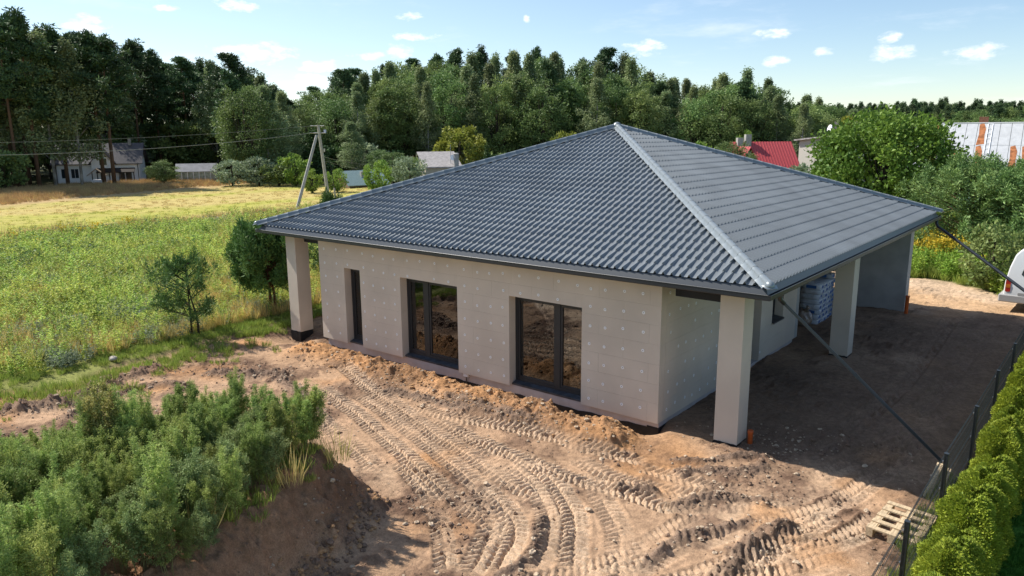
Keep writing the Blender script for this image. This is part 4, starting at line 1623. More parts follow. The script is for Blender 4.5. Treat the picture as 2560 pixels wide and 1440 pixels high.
def gable(root, x0, x1, y0, y1, ze, zr, over, m, name='roof', axis_='x', t=0.12):
    """gable roof, ridge along axis"""
    mb = MB()
    if axis_ == 'x':
        ym = (y0 + y1) / 2
        k = (zr - ze) / (ym - y0)
        prof_ = [(x0 - over, y0 - over, ze - k * over), (x0 - over, ym, zr), (x0 - over, y1 + over, ze - k * over), (x0 - over, y1 + over, ze - k * over - t), (x0 - over, ym, zr - t), (x0 - over, y0 - over, ze - k * over - t)]
        mb.prism(prof_, (x1 - x0 + 2 * over, 0, 0))
    else:
        xm = (x0 + x1) / 2
        k = (zr - ze) / (xm - x0)
        prof_ = [(x0 - over, y0 - over, ze - k * over), (xm, y0 - over, zr), (x1 + over, y0 - over, ze - k * over), (x1 + over, y0 - over, ze - k * over - t), (xm, y0 - over, zr - t), (x0 - over, y0 - over, ze - k * over - t)]
        mb.prism(prof_, (0, y1 - y0 + 2 * over, 0))
    return mb.build(name, m, root)


def gwall(root, x0, x1, y0, y1, ze, zr, m, axis_='x', z0=-1.0):
    mb = MB()
    if axis_ == 'x':
        ym = (y0 + y1) / 2
        mb.prism([(x0, y0, z0), (x0, y1, z0), (x0, y1, ze), (x0, ym, zr - 0.13), (x0, y0, ze)], (x1 - x0, 0, 0))
    else:
        xm = (x0 + x1) / 2
        mb.prism([(x0, y0, z0), (x1, y0, z0), (x1, y0, ze), (xm, y0, zr - 0.13), (x0, y0, ze)], (0, y1 - y0, 0))
    return mb.build('wall', m, root)


def fwindow(root, x, y, z, w, h, face, fm=None):
    """window on a wall facing -y ('y') or +x ('x') """
    fm = fm or M_WALLW
    if face == 'y':
        o = MB().box(x - w / 2 - 0.06, x + w / 2 + 0.06, y - 0.05, y + 0.03, z - 0.06, z + h + 0.06).build('window', fm, root)
        MB().box(x - w / 2, x - 0.03, y - 0.06, y - 0.052, z, z + h).build('pane', M_WINB, o)
        MB().box(x + 0.03, x + w / 2, y - 0.06, y - 0.052, z, z + h).build('pane', M_WINB, o)
    else:
        o = MB().box(x - 0.03, x + 0.05, y - w / 2 - 0.06, y + w / 2 + 0.06, z - 0.06, z + h + 0.06).build('window', fm, root)
        MB().box(x + 0.052, x + 0.06, y - w / 2, y + w / 2, z, z + h).build('pane', M_WINB, o)
    return o


# white house at the forest edge, its long side faces the camera (local -y towards camera)
hx, hy = polar(-67.6, 116)
wh = thing('white_house', 'white house with dark tiled roof behind tree trunks at the forest edge', 'house', (hx, hy, 0), R(67.2 - 9))
wh.scale = (0.72, 0.72, 0.80)
gwall(wh, -7.5, 6.5, 0, 9, 3.6, 6.4, M_WALLW)
gable(wh, -7.5, 6.5, 0, 9, 3.65, 6.6, 0.7, M_DROOF)
gwall(wh, -1.4, 2.4, -0.9, 3, 3.6, 5.4, M_WALLW, 'y')
gable(wh, -1.4, 2.4, -0.9, 4, 3.65, 5.6, 0.5, M_DROOF, 'dormer_roof', 'y')
pc = MB().prism([(-0.5, -2.6, 1.85), (-0.5, -0.9, 2.5), (-0.5, -0.9, 2.36), (-0.5, -2.6, 1.75)], (6.4, 0, 0)).build('porch_roof', M_DARKW, wh)
for x in (-0.4, 1.6, 3.6, 5.7):
    MB().box(x, x + 0.16, -2.5, -2.34, -0.5, 1.75).build('porch_post', M_DARKW, wh)
for x in (-6.0, -4.4):
    fwindow(wh, x, 0, 0.9, 1.2, 1.5, 'y')
for x in (3.4, 4.6):
    fwindow(wh, x, 0, 0.4, 0.9, 1.5, 'y', M_DARKW)
fwindow(wh, 0.6, -0.9, 3.0, 1.2, 1.1, 'y')
MB().box(4.5, 5.0, 3.9, 4.4, 5.6, 7.3).build('chimney', M_CONC, wh)
for x in (-7.4, 6.3):
    MB().tube([(x, -0.1, 3.3), (x, -0.1, -0.5)], 0.07, 6).build('downpipe', M_DARKW, wh)
# small dog-house like gabled porch in front
wk = thing('garden_well', 'small gabled well house in front of the white house', 'well', (*polar(-67.9, 108.5), 0), R(62))
MB().box(-0.6, 0.6, -0.6, 0.6, -0.3, 0.8).build('well_box', M_WALLW, wk)
for x in (-0.55, 0.45):
    MB().box(x, x + 0.1, -0.05, 0.05, 0.8, 1.7).build('well_post', M_DARKW, wk)
gable(wk, -0.9, 0.9, -0.7, 0.7, 1.5, 2.2, 0.15, M_WOOD2, 'well_roof', 'y', 0.08)

# greenhouse
gx_, gy_ = polar(-61.75, 108)
gh_ = thing('greenhouse', 'glass greenhouse with grey roof at the far field edge', 'greenhouse', (gx_, gy_, 0), R(61.75 - 5))
gh_.scale = (0.86, 1, 1)
M_GHG = mat('dusty_greenhouse_glass', (0.26, 0.29, 0.24), 0.25, 0.5, var=0.35, vscale=2.5)
M_GHR = mat('greenhouse_roof_sheet', (0.24, 0.24, 0.25), 0.4, 0.4, var=0.15, vscale=1.5)
gwall(gh_, -2.9, 2.9, 0, 3, 1.55, 2.45, M_GHG, z0=-0.3)
gable(gh_, -2.9, 2.9, 0, 3, 1.6, 2.55, 0.08, M_GHR, t=0.05)
for i in range(8):
    x = -2.9 + i * 5.8 / 7
    MB().box(x - 0.035, x + 0.035, -0.06, -0.005, -0.3, 1.55).build('glazing_bar', M_WALLW, gh_)

# slate-roofed house in the middle distance
sx, sy = polar(-43.9, 104)
sh = thing('slate_house', 'small cream house with grey slate roof and round chimney behind the ridge', 'house', (sx, sy, -2.1), R(43.9 + 12))
# local frame: -y to camera
mb = MB()
mb.prism([(-2.9, 0, -0.5), (-2.9, 4.6, -0.5), (-2.9, 4.6, 5.55), (-2.9, 0, 3.95)], (4.6, 0, 0))
mb.build('wall', M_CREAM, sh)
mb = MB()
mb.prism([(-3.2, -0.45, 3.9), (-3.2, 5.0, 5.85), (-3.2, 5.0, 5.7), (-3.2, -0.45, 3.75)], (5.4, 0, 0))
rf = mb.build('roof', M_SLATE, sh)
mb = MB()
mb.prism([(-1.2, -3.4, 1.8), (-1.2, -0.02, 3.2), (-1.2, -0.02, 3.05), (-1.2, -3.4, 1.65)], (5.2, 0, 0))
mb.build('lower_roof', M_SLATE, sh)
mb = MB()
mb.prism([(-0.9, -3.0, -0.5), (-0.9, -0.02, -0.5), (-0.9, -0.02, 2.95), (-0.9, -3.0, 1.75)], (4.6, 0, 0))
mb.build('annex_wall', M_CREAM, sh)
MB().tube([(1.35, -0.2, 2.6), (1.35, -0.2, 5.6)], 0.36, 12).build('chimney', M_CONC, sh)
MB().tube([(1.35, -0.2, 5.6), (1.35, -0.2, 5.75)], [0.42, 0.2], 12).build('chimney_cap', M_CONC, sh)
for y in (1.2, 3.2):
    o = MB().box(-2.98, -2.9, y - 0.28, y + 0.28, 3.0, 3.6).build('window', M_WALLW, sh)
    MB().box(-2.99, -2.982, y - 0.2, y + 0.2, 3.06, 3.54).build('pane', M_WINB, o)
MB().tube([(0.75, 0.6, 3.5), (0.75, 0.6, 6.9)], 0.03, 5).build('antenna_mast', MATS['galvanised_steel'], sh)
MB().tube([(0.95, -0.1, 5.1), (0.93, -0.22, 5.13)], 0.4, 14).build('satellite_dish', M_WALLW, sh)
MB().tube([(-4.0, -1.2, 1.0), (-4.0, -1.2, 5.3)], 0.06, 6).build('flue', MATS['galvanised_steel'], sh)
# low shed with slate roof left of it
s2x, s2y = polar(-44.6, 98)
ld = thing('lean_to_shed', 'low shed with grey slate roof and white ridge sheet beside the slate-roofed house', 'shed', (s2x, s2y, -2.1), R(43.9 + 12))
MB().prism([(-2.2, 0, -0.3), (-2.2, 4, -0.3), (-2.2, 4, 2.5), (-2.2, 0, 1.6)], (5, 0, 0)).build('wall', M_CREAM, ld)
MB().prism([(-2.5, -0.3, 1.6), (-2.5, 4.3, 2.75), (-2.5, 4.3, 2.65), (-2.5, -0.3, 1.5)], (5.6, 0, 0)).build('roof', M_SLATE, ld)
MB().tube([(2.6, 4.2, 2.85), (2.6, -0.2, 1.75)], 0.16, 8).build('white_ridge_sheet', M_WALLW, ld)
cv = thing('tarpaulin_stack', 'white tarpaulin over a stack in the garden left of the slate-roofed house', 'tarpaulin', (*polar(-45.3, 92), -1.6), R(50))
gwall(cv, -2.4, 2.4, -1, 1, 0.9, 1.9, mat('white_tarpaulin', (0.72, 0.72, 0.70), 0.5, 0.3, var=0.06), z0=-0.3)
gable(cv, -2.4, 2.4, -1, 1, 0.92, 1.95, 0.12, MATS['white_tarpaulin'], 'cover', t=0.05)
# green-roofed shed
gsx, gsy = polar(-49.9, 90)
gs = thing('green_shed', 'low brick shed with pale green sheet roof past the utility pole', 'shed', (gsx, gsy, -1.0), R(49.9 + 28))
gwall(gs, -2.2, 2.6, 0, 4.2, 1.6, 2.9, mat('old_brick_wall', (0.20, 0.15, 0.12), 0.9, 0.1, var=0.2), z0=-0.4)
gable(gs, -2.2, 2.6, 0, 4.2, 1.65, 3.0, 0.4, M_GREEN, t=0.08)
MB().box(-0.2, 0.35, 0.9, 1.3, 2.0, 2.9).build('chimney', M_CONC, gs)

# red-roofed house
rx, ry = polar(-19.6, 96)
rh = thing('red_roof_house', 'house with bright red metal roof beyond the right roof slope', 'house', (rx, ry, -2.1), R(19.6 + 22))
gwall(rh, -4.2, 2.6, 0, 6.0, 4.3, 7.0, M_CONC)
gable(rh, -4.2, 2.6, 0, 6.0, 4.35, 7.1, 0.45, M_RED)
for q in range(22):
    xx = -4.5 + q * 7.4 / 21
    MB().tube([(xx, -0.43, 3.98), (xx, 3.0, 7.115)], 0.035, 5).build('roof_rib', M_RED, rh)
gable(rh, -5.2, -2.4, -1.6, 3, 4.1, 6.6, 0.3, M_RED, 'side_roof', 'y')
gwall(rh, -5.2, -2.4, -1.4, 3, 4.0, 6.4, M_CONC, 'y')
for x, z in ((-2.9, 8.0), (-3.9, 7.6)):
    MB().box(x, x + 0.7, 2.4, 3.1, 5.0, z).build('chimney', M_CONC, rh)
fwindow(rh, 2.6, 3.0, 3.4, 1.0, 1.2, 'x')
# pale flat-roofed house
fx_, fy_ = polar(-16.9, 104)
fh = thing('pale_house', 'pale rendered house with low roof between the red roof and the round tree', 'house', (fx_, fy_, -2.0), R(-26))
MB().prism([(-3.0, 0, -0.5), (3.6, 0, -0.5), (3.6, 0, 7.7), (-3.0, 0, 7.2)], (0, 7, 0)).build('wall', mat('pale_render', (0.52, 0.49, 0.43), 0.9, 0.1, var=0.05), fh)
MB().prism([(-3.5, -0.5, 7.2), (3.9, -0.5, 7.85), (3.9, -0.5, 7.7), (-3.5, -0.5, 7.02)], (0, 8, 0)).build('roof', M_SLATE, fh)
MB().box(0.2, 1.5, 2.5, 3.4, 7.2, 9.4).build('chimney', mat('dark_chimney', (0.10, 0.09, 0.10), 0.8), fh)
MB().tube([(-0.3, 2.4, 8.5), (-0.36, 2.26, 8.53)], 0.55, 14).build('satellite_dish', M_WALLW, fh)
# house with rusting tin roof
tx, ty = polar(-7.4, 72)
th_ = thing('tin_roof_house', 'green-walled house with silver sheet roof streaked with rust', 'house', (tx, ty, -1.2), R(7.4 - 3))
gwall(th_, -4.6, 3.6, 0, 7.2, 4.5, 7.75, M_MINT)
NPN = 11
for i in range(NPN):
    for row in range(2):
        a = -4.9 + i * 8.8 / NPN
        b = a + 8.8 / NPN - 0.03
        lo, hi = (0, 0.52) if row == 0 else (0.525, 1.0)
        y0, y1, z0, z1 = -0.45, 3.6, 4.15, 7.9
        pts = [(y0 + (y1 - y0) * q, z0 + (z1 - z0) * q) for q in (lo, hi)]
        rust = (i, row) in ((2, 0), (2, 1), (6, 0), (6, 1), (9, 0), (10, 0)) 
        MB().prism([(a, pts[0][0], pts[0][1]), (a, pts[1][0], pts[1][1]), (a, pts[1][0], pts[1][1] + 0.05), (a, pts[0][0], pts[0][1] + 0.05)], (b - a, 0, 0)).build('roof_sheet', M_TIN, th_)
        if rust or (i == 4 and row == 0):
            w = (b - a) * (0.75 if rust else 0.5)
            jag = [(a + 0.05, 0), (a + 0.05 + w, 0.05), (a + 0.1 + w * 0.8, 0.45), (a + 0.05 + w * 0.95, 0.75), (a + w * 0.7, 1), (a + 0.08, 0.95), (a + 0.15, 0.5)]
            top_ = 0.8 if (i == 4) else 1
            v = []
            for (xx, q) in jag:
                qq = lo + (hi - lo) * min(q, top_)
                v.append((xx, y0 + (y1 - y0) * qq, z0 + (z1 - z0) * qq + 0.056))
            MB().add(v + [(p[0], p[1], p[2] - 0.004) for p in v], [tuple(range(7)), tuple(range(13, 6, -1))]).build('rust_patch', M_RUST, th_)
MB().prism([(-4.9, 3.62, 7.9), (-4.9, 7.65, 4.15), (-4.9, 7.65, 4.2), (-4.9, 3.62, 7.95)], (8.8, 0, 0)).build('roof_rear', M_TIN, th_)
MB().tube([(-4.9, 3.62, 7.96), (3.9, 3.62, 7.96)], 0.07, 6).build('ridge', M_TIN, th_)
MB().box(-0.1, 0.55, 3.7, 4.4, 7.3, 8.5).build('chimney', M_BRICK, th_)
for s in (0.62, 0.95):
    MB().tube([(s, 0.9, 5.5), (s, 3.5, 7.9)], 0.03, 5).build('roof_ladder_rail', M_WALLW, th_)
for k in range(7):
    q = k / 6
    MB().tube([(0.62, 0.9 + 2.6 * q, 5.52 + 2.4 * q), (0.95, 0.9 + 2.6 * q, 5.52 + 2.4 * q)], 0.022, 5).build('roof_ladder_rung', M_WALLW, th_)

# ------------------------------------------------------------------ vegetation
def unit(v):
    return v / (np.linalg.norm(v, axis=-1, keepdims=True) + 1e-9)


def cards(P, D, L, W, rg, fold=0.15):
    n = len(P)
    D = unit(D)
    a = unit(np.cross(D, unit(rg.normal(size=(n, 3)))))
    b = np.cross(D, a)
    L = np.broadcast_to(np.asarray(L, float), (n,))[:, None]
    W = np.broadcast_to(np.asarray(W, float), (n,))[:, None]
    m = P + D * L * 0.45 + b * L * fold
    v = np.stack([P, m + a * W / 2, P + D * L, m - a * W / 2], 1).reshape(-1, 3)
    f = np.arange(4 * n).reshape(-1, 4)
    return v, f


def insphere(n, rg, shell=0.45):
    d = unit(rg.normal(size=(n, 3)))
    r = (shell + (1 - shell) * rg.rand(n)) ** 0.6
    return d * r[:, None]


def crown_mesh(name, clumps, per, L, W, rg, up=0.3, out=0.8, rand=0.9, m=None, shell=0.3, droop=0.0):
    """clumps: (n,6) centre + radii"""
    cl = np.array(clumps)
    n = len(cl) * per
    ci = np.repeat(np.arange(len(cl)), per)
    s = insphere(n, rg, shell)
    P = cl[ci, :3] + s * cl[ci, 3:]
    D = out * s + rand * unit(rg.normal(size=(n, 3))) + np.array([0, 0, up - droop])
    k = 0.6 + 0.8 * rg.rand(n)
    v, f = cards(P, D, L * k, W * k, rg)
    tint = np.clip(0.45 * rg.rand(n) + 0.55 * np.repeat(rg.rand(len(cl)), per), 0, 1)
    me = npmesh(name, v, f, tint)
    if m is not None:
        me.materials.append(m)
    return me


def trunk_mesh(name, pts, rad, branches, m, n=7):
    mb = MB()
    mb.tube(pts, rad, n)
    for b in branches:
        mb.tube(b[0], b[1], 4, cap=False)
    me = bpy.data.meshes.new(name)
    me.from_pydata(mb.v, [], mb.f)
    me.polygons.foreach_set('use_smooth', [True] * len(me.polygons))
    me.materials.append(m)
    return me


L_PINE = leafmat('pine_needles', (0.022, 0.042, 0.020), (0.060, 0.092, 0.034), 0.12, vary=0.30, gain=2.0)
L_PINEY = leafmat('young_pine_needles', (0.032, 0.075, 0.022), (0.105, 0.170, 0.042), 0.12, vary=0.12, gain=1.6)
L_BIRCH = leafmat('birch_leaves', (0.052, 0.072, 0.032), (0.132, 0.150, 0.068), 0.28, vary=0.28, gain=2.6)
L_LEAF = leafmat('broad_leaves', (0.036, 0.062, 0.020), (0.112, 0.145, 0.046), 0.28, vary=0.30, gain=2.5)
L_LIGHT = leafmat('light_green_leaves', (0.060, 0.115, 0.020), (0.175, 0.235, 0.045), 0.32, vary=0.12, gain=1.9)
L_YEL = leafmat('yellow_green_leaves', (0.110, 0.140, 0.022), (0.245, 0.245, 0.045), 0.32, vary=0.10)
L_GREY = leafmat('grey_green_leaves', (0.075, 0.105, 0.060), (0.185, 0.220, 0.130), 0.25, vary=0.15, gain=1.9)
L_SPRUCE = leafmat('spruce_needles', (0.020, 0.045, 0.020), (0.075, 0.120, 0.032), 0.12, vary=0.15)
L_THUJA = leafmat('thuja_sprays', (0.060, 0.105, 0.012), (0.280, 0.310, 0.032), 0.22, vary=0.10, gain=1.65)
L_WEED = leafmat('weed_leaves', (0.065, 0.105, 0.022), (0.235, 0.265, 0.080), 0.36, c3=(0.30, 0.27, 0.10), pos3=0.97, vary=0.28, gain=2.1)
L_WEEDB = leafmat('weed_leaves_bluish', (0.068, 0.108, 0.030), (0.215, 0.255, 0.105), 0.25, vary=0.15, gain=1.9)
L_WEEDY = leafmat('weed_leaves_yellowing', (0.15, 0.165, 0.05), (0.36, 0.31, 0.11), 0.3, vary=0.12, gain=1.7)
B_PINE = mat('pine_bark', (0.095, 0.062, 0.042), 0.95, 0.1, col2=(0.16, 0.095, 0.058), vscale=0.25)
B_DARK = mat('dark_bark', (0.06, 0.048, 0.038), 0.95, 0.1, var=0.3)
B_BIRCH = mat('birch_bark', (0.45, 0.43, 0.40), 0.9, 0.1, col2=(0.12, 0.11, 0.10), vscale=2.0, stretch=(1, 1, 0.4))
B_STEM = mat('pale_weed_stem', (0.20, 0.19, 0.08), 0.8, 0.1)
B_RED = mat('reddish_pine_bark', (0.17, 0.075, 0.045), 0.95, 0.1, var=0.3, vscale=9)

KINDS = {}


def pine(seed, h=20.0, base=0.42, spread=3.0):
    rg = np.random.RandomState(seed)
    lean = rg.uniform(-0.5, 0.5, 2)
    P = [(lean[0] * t * t, lean[1] * t * t, h * t) for t in (0, 0.25, 0.5, 0.75, 1)]
    cl, br = [], []
    nb = 30
    for i in range(nb):
        t = base + (1 - base) * ((i + rg.rand()) / nb)
        a = rg.rand() * 6.283
        u = (t - base) / (1 - base)
        ln = spread * (0.5 + 0.75 * math.sin(min(1, u * 1.15 + 0.12) * math.pi) ** 0.8) * rg.uniform(0.55, 1.1) * (1 - 0.6 * max(0, u - 0.75) / 0.25)
        z = h * t
        o = np.array([lean[0] * t * t, lean[1] * t * t, z])
        d = np.array([math.cos(a), math.sin(a), 0.18 + 0.35 * u])
        e = o + d * ln
        br.append(([tuple(o), tuple(o + d * ln * 0.5 + np.array([0, 0, -0.1])), tuple(e)], [0.07 * (1 - t) + 0.035, 0.03, 0.012]))
        for k in range(3):
            q = (0.5, 0.78, 1.0)[k]
            c = o + d * ln * q + rg.normal(size=3) * 0.3
            r = rg.uniform(0.55, 0.95) * (0.8 + 0.3 * (k == 2))
            cl.append((*c, r, r, r * 0.5))
    for k in range(4):
        cl.append((lean[0] + rg.normal() * 0.35, lean[1] + rg.normal() * 0.35, h * (0.955 + 0.02 * k), 0.5, 0.5, 0.5))
    for i in range(6):      # dead snags
        t = rg.uniform(0.2, base)
        a = rg.rand() * 6.283
        o = np.array([lean[0] * t * t, lean[1] * t * t, h * t])
        br.append(([tuple(o), tuple(o + np.array([math.cos(a), math.sin(a), -0.1]) * rg.uniform(0.6, 1.6))], [0.03, 0.012]))
    tr = trunk_mesh('pine_trunk', P, [0.24, 0.20, 0.16, 0.11, 0.03], br, B_PINE)
    cr = crown_mesh('pine_crown', cl, 84, 0.46, 0.14, rg, up=0.35, m=L_PINE, shell=0.1)
    return tr, cr, h


def birch(seed, h=19.0, r=3.3, m=L_BIRCH, bark=B_BIRCH, base=0.22):
    rg = np.random.RandomState(seed)
    cl, br = [], []
    for i in range(125):
        t = base + (1 - base) * rg.rand() ** 0.85
        u = (t - base) / (1 - base)
        rr = r * math.sin(min(1.0, 0.18 + u * 0.95) * math.pi) ** 0.7 * rg.uniform(0.25, 1.05)
        a = rg.rand() * 6.283
        c = np.array([rr * math.cos(a), rr * math.sin(a), h * t])
        q = rg.uniform(0.55, 1.0)
        cl.append((*c, q, q, q * 1.3))
        if i % 3 == 0:
            br.append(([(0, 0, h * t - rr * 0.7), tuple(c * np.array([0.5, 0.5, 1]) - np.array([0, 0, 0.1])), tuple(c)], [0.05, 0.03, 0.012]))
    tr = trunk_mesh('birch_trunk', [(0, 0, 0), (0.1, 0, h * 0.4), (0, 0.1, h * 0.75), (0, 0, h * 0.98)], [0.17, 0.13, 0.08, 0.02], br, bark)
    cr = crown_mesh('birch_crown', cl, 95, 0.30, 0.15, rg, up=0.0, droop=0.35, m=m, shell=0.15)
    return tr, cr, h


def leafy(seed, h=14.0, r=3.4, m=L_LEAF, base=0.16, ncl=75, per=60, L=0.42, W=0.26, bark=B_DARK, lump=0.85, flat=0.85):
    rg = np.random.RandomState(seed)
    cl, br = [], []
    zc = h * (base + 1) / 2
    hz = h * (1 - base) / 2
    for i in range(ncl):
        d = unit(rg.normal(size=3))
        k = rg.uniform(0.45, 1.0) ** 0.5
        c = np.array([d[0] * r * k, d[1] * r * k, zc + d[2] * hz * k * 0.92])
        if c[2] < zc:
            c[:2] *= 0.9
        q = lump * rg.uniform(0.6, 1.15) * r / 3.4
        cl.append((*c, q, q, q * flat))
        if i % 3 == 0:
            s0 = np.array([0, 0, h * base * rg.uniform(0.9, 2.2)])
            br.append(([tuple(s0), tuple((s0 + c) / 2 + np.array([0, 0, 0.2])), tuple(c)], [0.02 * r, 0.012 * r, 0.004 * r]))
    tr = trunk_mesh('leafy_trunk', [(0, 0, 0), (0.05 * r, 0, h * 0.3), (0, 0.04 * r, h * 0.6), (0, 0, h * 0.85)], [0.07 * r, 0.055 * r, 0.035 * r, 0.01 * r], br, bark)
    cr = crown_mesh('leafy_crown', cl, per, L, W, rg, up=0.25, m=m, shell=0.2)
    return tr, cr, h


def spruce(seed, h=14.0, r=2.6, m=L_SPRUCE, per=30, L=0.5, W=0.2, tiers=16):
    rg = np.random.RandomState(seed)
    cl, br = [], []
    for i in range(tiers):
        t = 0.08 + 0.9 * i / tiers
        rr = r * (1 - t) ** 0.85 + 0.12
        nb = max(4, int(9 * (1 - t) + 3))
        for k in range(nb):
            a = 6.283 * (k + rg.rand() * 0.7) / nb
            ln = rr * rg.uniform(0.75, 1.12)
            for q in (0.45, 0.75, 1.0):
                c = (math.cos(a) * ln * q, math.sin(a) * ln * q, h * t - 0.22 * ln * q)
                s = 0.14 * r + 0.06 * rr
                cl.append((*c, s, s, s * 0.55))
    cl.append((0, 0, h * 0.97, 0.12, 0.12, 0.35))
    tr = trunk_mesh('spruce_trunk', [(0, 0, 0), (0, 0, h * 0.95)], [0.18 * h / 14, 0.02], [], B_DARK)
    cr = crown_mesh('spruce_crown', cl, per // 3, L, W, rg, up=0.05, out=1.2, m=m, shell=0.1)
    return tr, cr, h


def youngpine(seed, h=3.2, r=1.05, base=0.3, per=46, nb=34, m=L_PINEY, L=0.17, W=0.035, bark=B_RED, trunks=((0, 0), (0.16, 0.05)), tr_r=0.055, dens=3):
    rg = np.random.RandomState(seed)
    cl, br = [], []
    for i in range(nb):
        t = base + (1 - base) * (i + rg.rand()) / nb
        u = (t - base) / (1 - base)
        ln = r * (0.55 + 0.6 * math.sin((0.2 + 0.8 * u) * math.pi)) * rg.uniform(0.65, 1.12) * (1 if u < 0.7 else 1 - (u - 0.7) * 1.6)
        a = rg.rand() * 6.283
        o = np.array([0.05 * rg.normal(), 0.05 * rg.normal(), h * t])
        d = np.array([math.cos(a), math.sin(a), 0.35 + 0.4 * u])
        br.append(([tuple(o), tuple(o + d * ln)], [0.018 * r, 0.006]))
        for k in range(dens):
            q = 0.45 + 0.55 * (k + 0.5) / dens
            c = o + d * ln * q + rg.normal(size=3) * 0.07 * r
            s = 0.19 * r * rg.uniform(0.7, 1.15)
            cl.append((*c, s, s, s * 0.9))
            # upright candle
            if k == dens - 1:
                cl.append((c[0], c[1], c[2] + 0.13 * r, 0.05 * r, 0.05 * r, 0.18 * r))
    mb = MB()
    for (dx, dy) in trunks:
        mb.tube([(dx, dy, -0.1), (dx * 0.8 + 0.02, dy, h * 0.25), (dx * 0.3, dy * 0.3, h * 0.55), (0, 0, h * 0.97)], [tr_r, tr_r * 0.85, tr_r * 0.5, 0.01], 7)
    for b in br:
        mb.tube(b[0], b[1], 4, cap=False)
    me = bpy.data.meshes.new('young_pine_trunk')
    me.from_pydata(mb.v, [], mb.f)
    me.polygons.foreach_set('use_smooth', [True] * len(me.polygons))
    me.materials.append(bark)
    cr = crown_mesh('young_pine_crown', cl, per, L, W, rg, up=0.55, out=0.7, rand=0.7, m=m, shell=0.05)
    return me, cr, h


def thuja(seed, h=1.35, r=0.335):
    rg = np.random.RandomState(seed)
    n = 22000
    t = rg.rand(n) ** 0.8
    a = rg.rand(n) * 6.283
    lob = 1 + 0.16 * np.sin(a * 3 + t * 9 + seed) + 0.12 * np.sin(a * 5 - t * 14)
    prof_ = np.where(t < 0.72, 1.0 - 0.12 * t, np.sqrt(np.clip(1 - ((t - 0.72) / 0.30) ** 2, 0.0, 1)) * 0.92)
    rr = r * prof_ * lob * (0.66 + 0.34 * rg.rand(n) ** 0.5)
    P = np.stack([rr * np.cos(a), rr * np.sin(a), 0.03 + h * t * (1 + 0.05 * np.sin(a * 2 + seed))], 1)
    D = np.stack([np.cos(a) * 0.75, np.sin(a) * 0.75, 0.75 + 0 * a], 1) + 0.5 * rg.normal(size=(n, 3))
    k = 0.6 + 0.8 * rg.rand(n)
    v, f = cards(P, D, 0.040 * k, 0.015 * k, rg)
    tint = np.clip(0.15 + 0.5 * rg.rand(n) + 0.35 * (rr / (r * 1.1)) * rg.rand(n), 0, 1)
    me = npmesh('thuja_crown', v, f, tint)
    me.materials.append(L_THUJA)
    tr = trunk_mesh('thuja_trunk', [(0, 0, -0.05), (0, 0, h * 0.9)], [0.035, 0.008], [([(0, 0, h * q), (0.18 * math.cos(q * 40), 0.18 * math.sin(q * 40), h * q + 0.2)], [0.012, 0.004]) for q in (0.1, 0.2, 0.3, 0.4, 0.5, 0.6, 0.7)], B_DARK)
    return tr, me, h


def weed(seed, h=1.2, m=L_WEED, spread=0.42, nst=7, L=0.036, W=0.0125, nl=7600, plume=0.0):
    rg = np.random.RandomState(seed)
    mb = MB()
    tips = []
    for s in range(nst):
        a = rg.rand() * 6.283
        o = np.array([0.06 * math.cos(a), 0.06 * math.sin(a), -0.05])
        e = np.array([spread * 0.55 * math.cos(a) * rg.uniform(0.3, 1), spread * 0.55 * math.sin(a) * rg.uniform(0.3, 1), h * rg.uniform(0.7, 1.12)])
        mid = (o + e) / 2 + rg.normal(size=3) * 0.05
        mb.tube([tuple(o), tuple(mid), tuple(e)], [0.0055, 0.004, 0.0015], 4, cap=False)
        for k in range(13):
            q = rg.uniform(0.25, 1.0)
            p = o * (1 - q) ** 2 + 2 * mid * q * (1 - q) + e * q * q
            b = rg.rand() * 6.283
            ln = spread * rg.uniform(0.25, 0.6) * (1.15 - 0.75 * q)
            t = p + np.array([math.cos(b) * ln, math.sin(b) * ln, ln * rg.uniform(0.5, 1.3)])
            mb.tube([tuple(p), tuple(t)], [0.004, 0.0015], 3, cap=False)
            tips.append((p, t))
        for _k in range(5):
            tips.append(((mid + e) / 2, e + (e - mid) * 0.12))
    me = bpy.data.meshes.new('weed_stems')
    me.from_pydata(mb.v, [], mb.f)
    me.materials.append(B_STEM)
    ti = rg.randint(0, len(tips), nl)
    A = np.array([t[0] for t in tips])[ti]
    B = np.array([t[1] for t in tips])[ti]
    q = rg.rand(nl) ** 0.6
    P = A + (B - A) * (0.15 + 0.85 * q)[:, None] + rg.normal(size=(nl, 3)) * 0.022
    D = unit(rg.normal(size=(nl, 3))) * 0.9 + unit(B - A) * 0.5 + np.array([0, 0, 0.1])
    k = (0.5 + 0.9 * rg.rand(nl)) * (1.25 - 0.6 * q)
    v, f = cards(P, D, L * k, W * k, rg)
    tint = np.clip(0.6 * rg.rand(nl) + 0.4 * rg.rand(len(tips))[ti], 0, 1)
    ml = npmesh('weed_foliage', v, f, tint)
    ml.materials.append(m)
    return me, ml, h


def place(name, key, loc, scale, rz, label, cat, group=None, parts=('trunk', 'crown')):
    tr, cr, h = KINDS[key]
    o = thing(name, label, cat, loc, rz, group)
    o.scale = scale if isinstance(scale, (tuple, list)) else (scale,) * 3
    link(parts[0], tr, None, o)
    link(parts[1], cr, None, o)
    return o


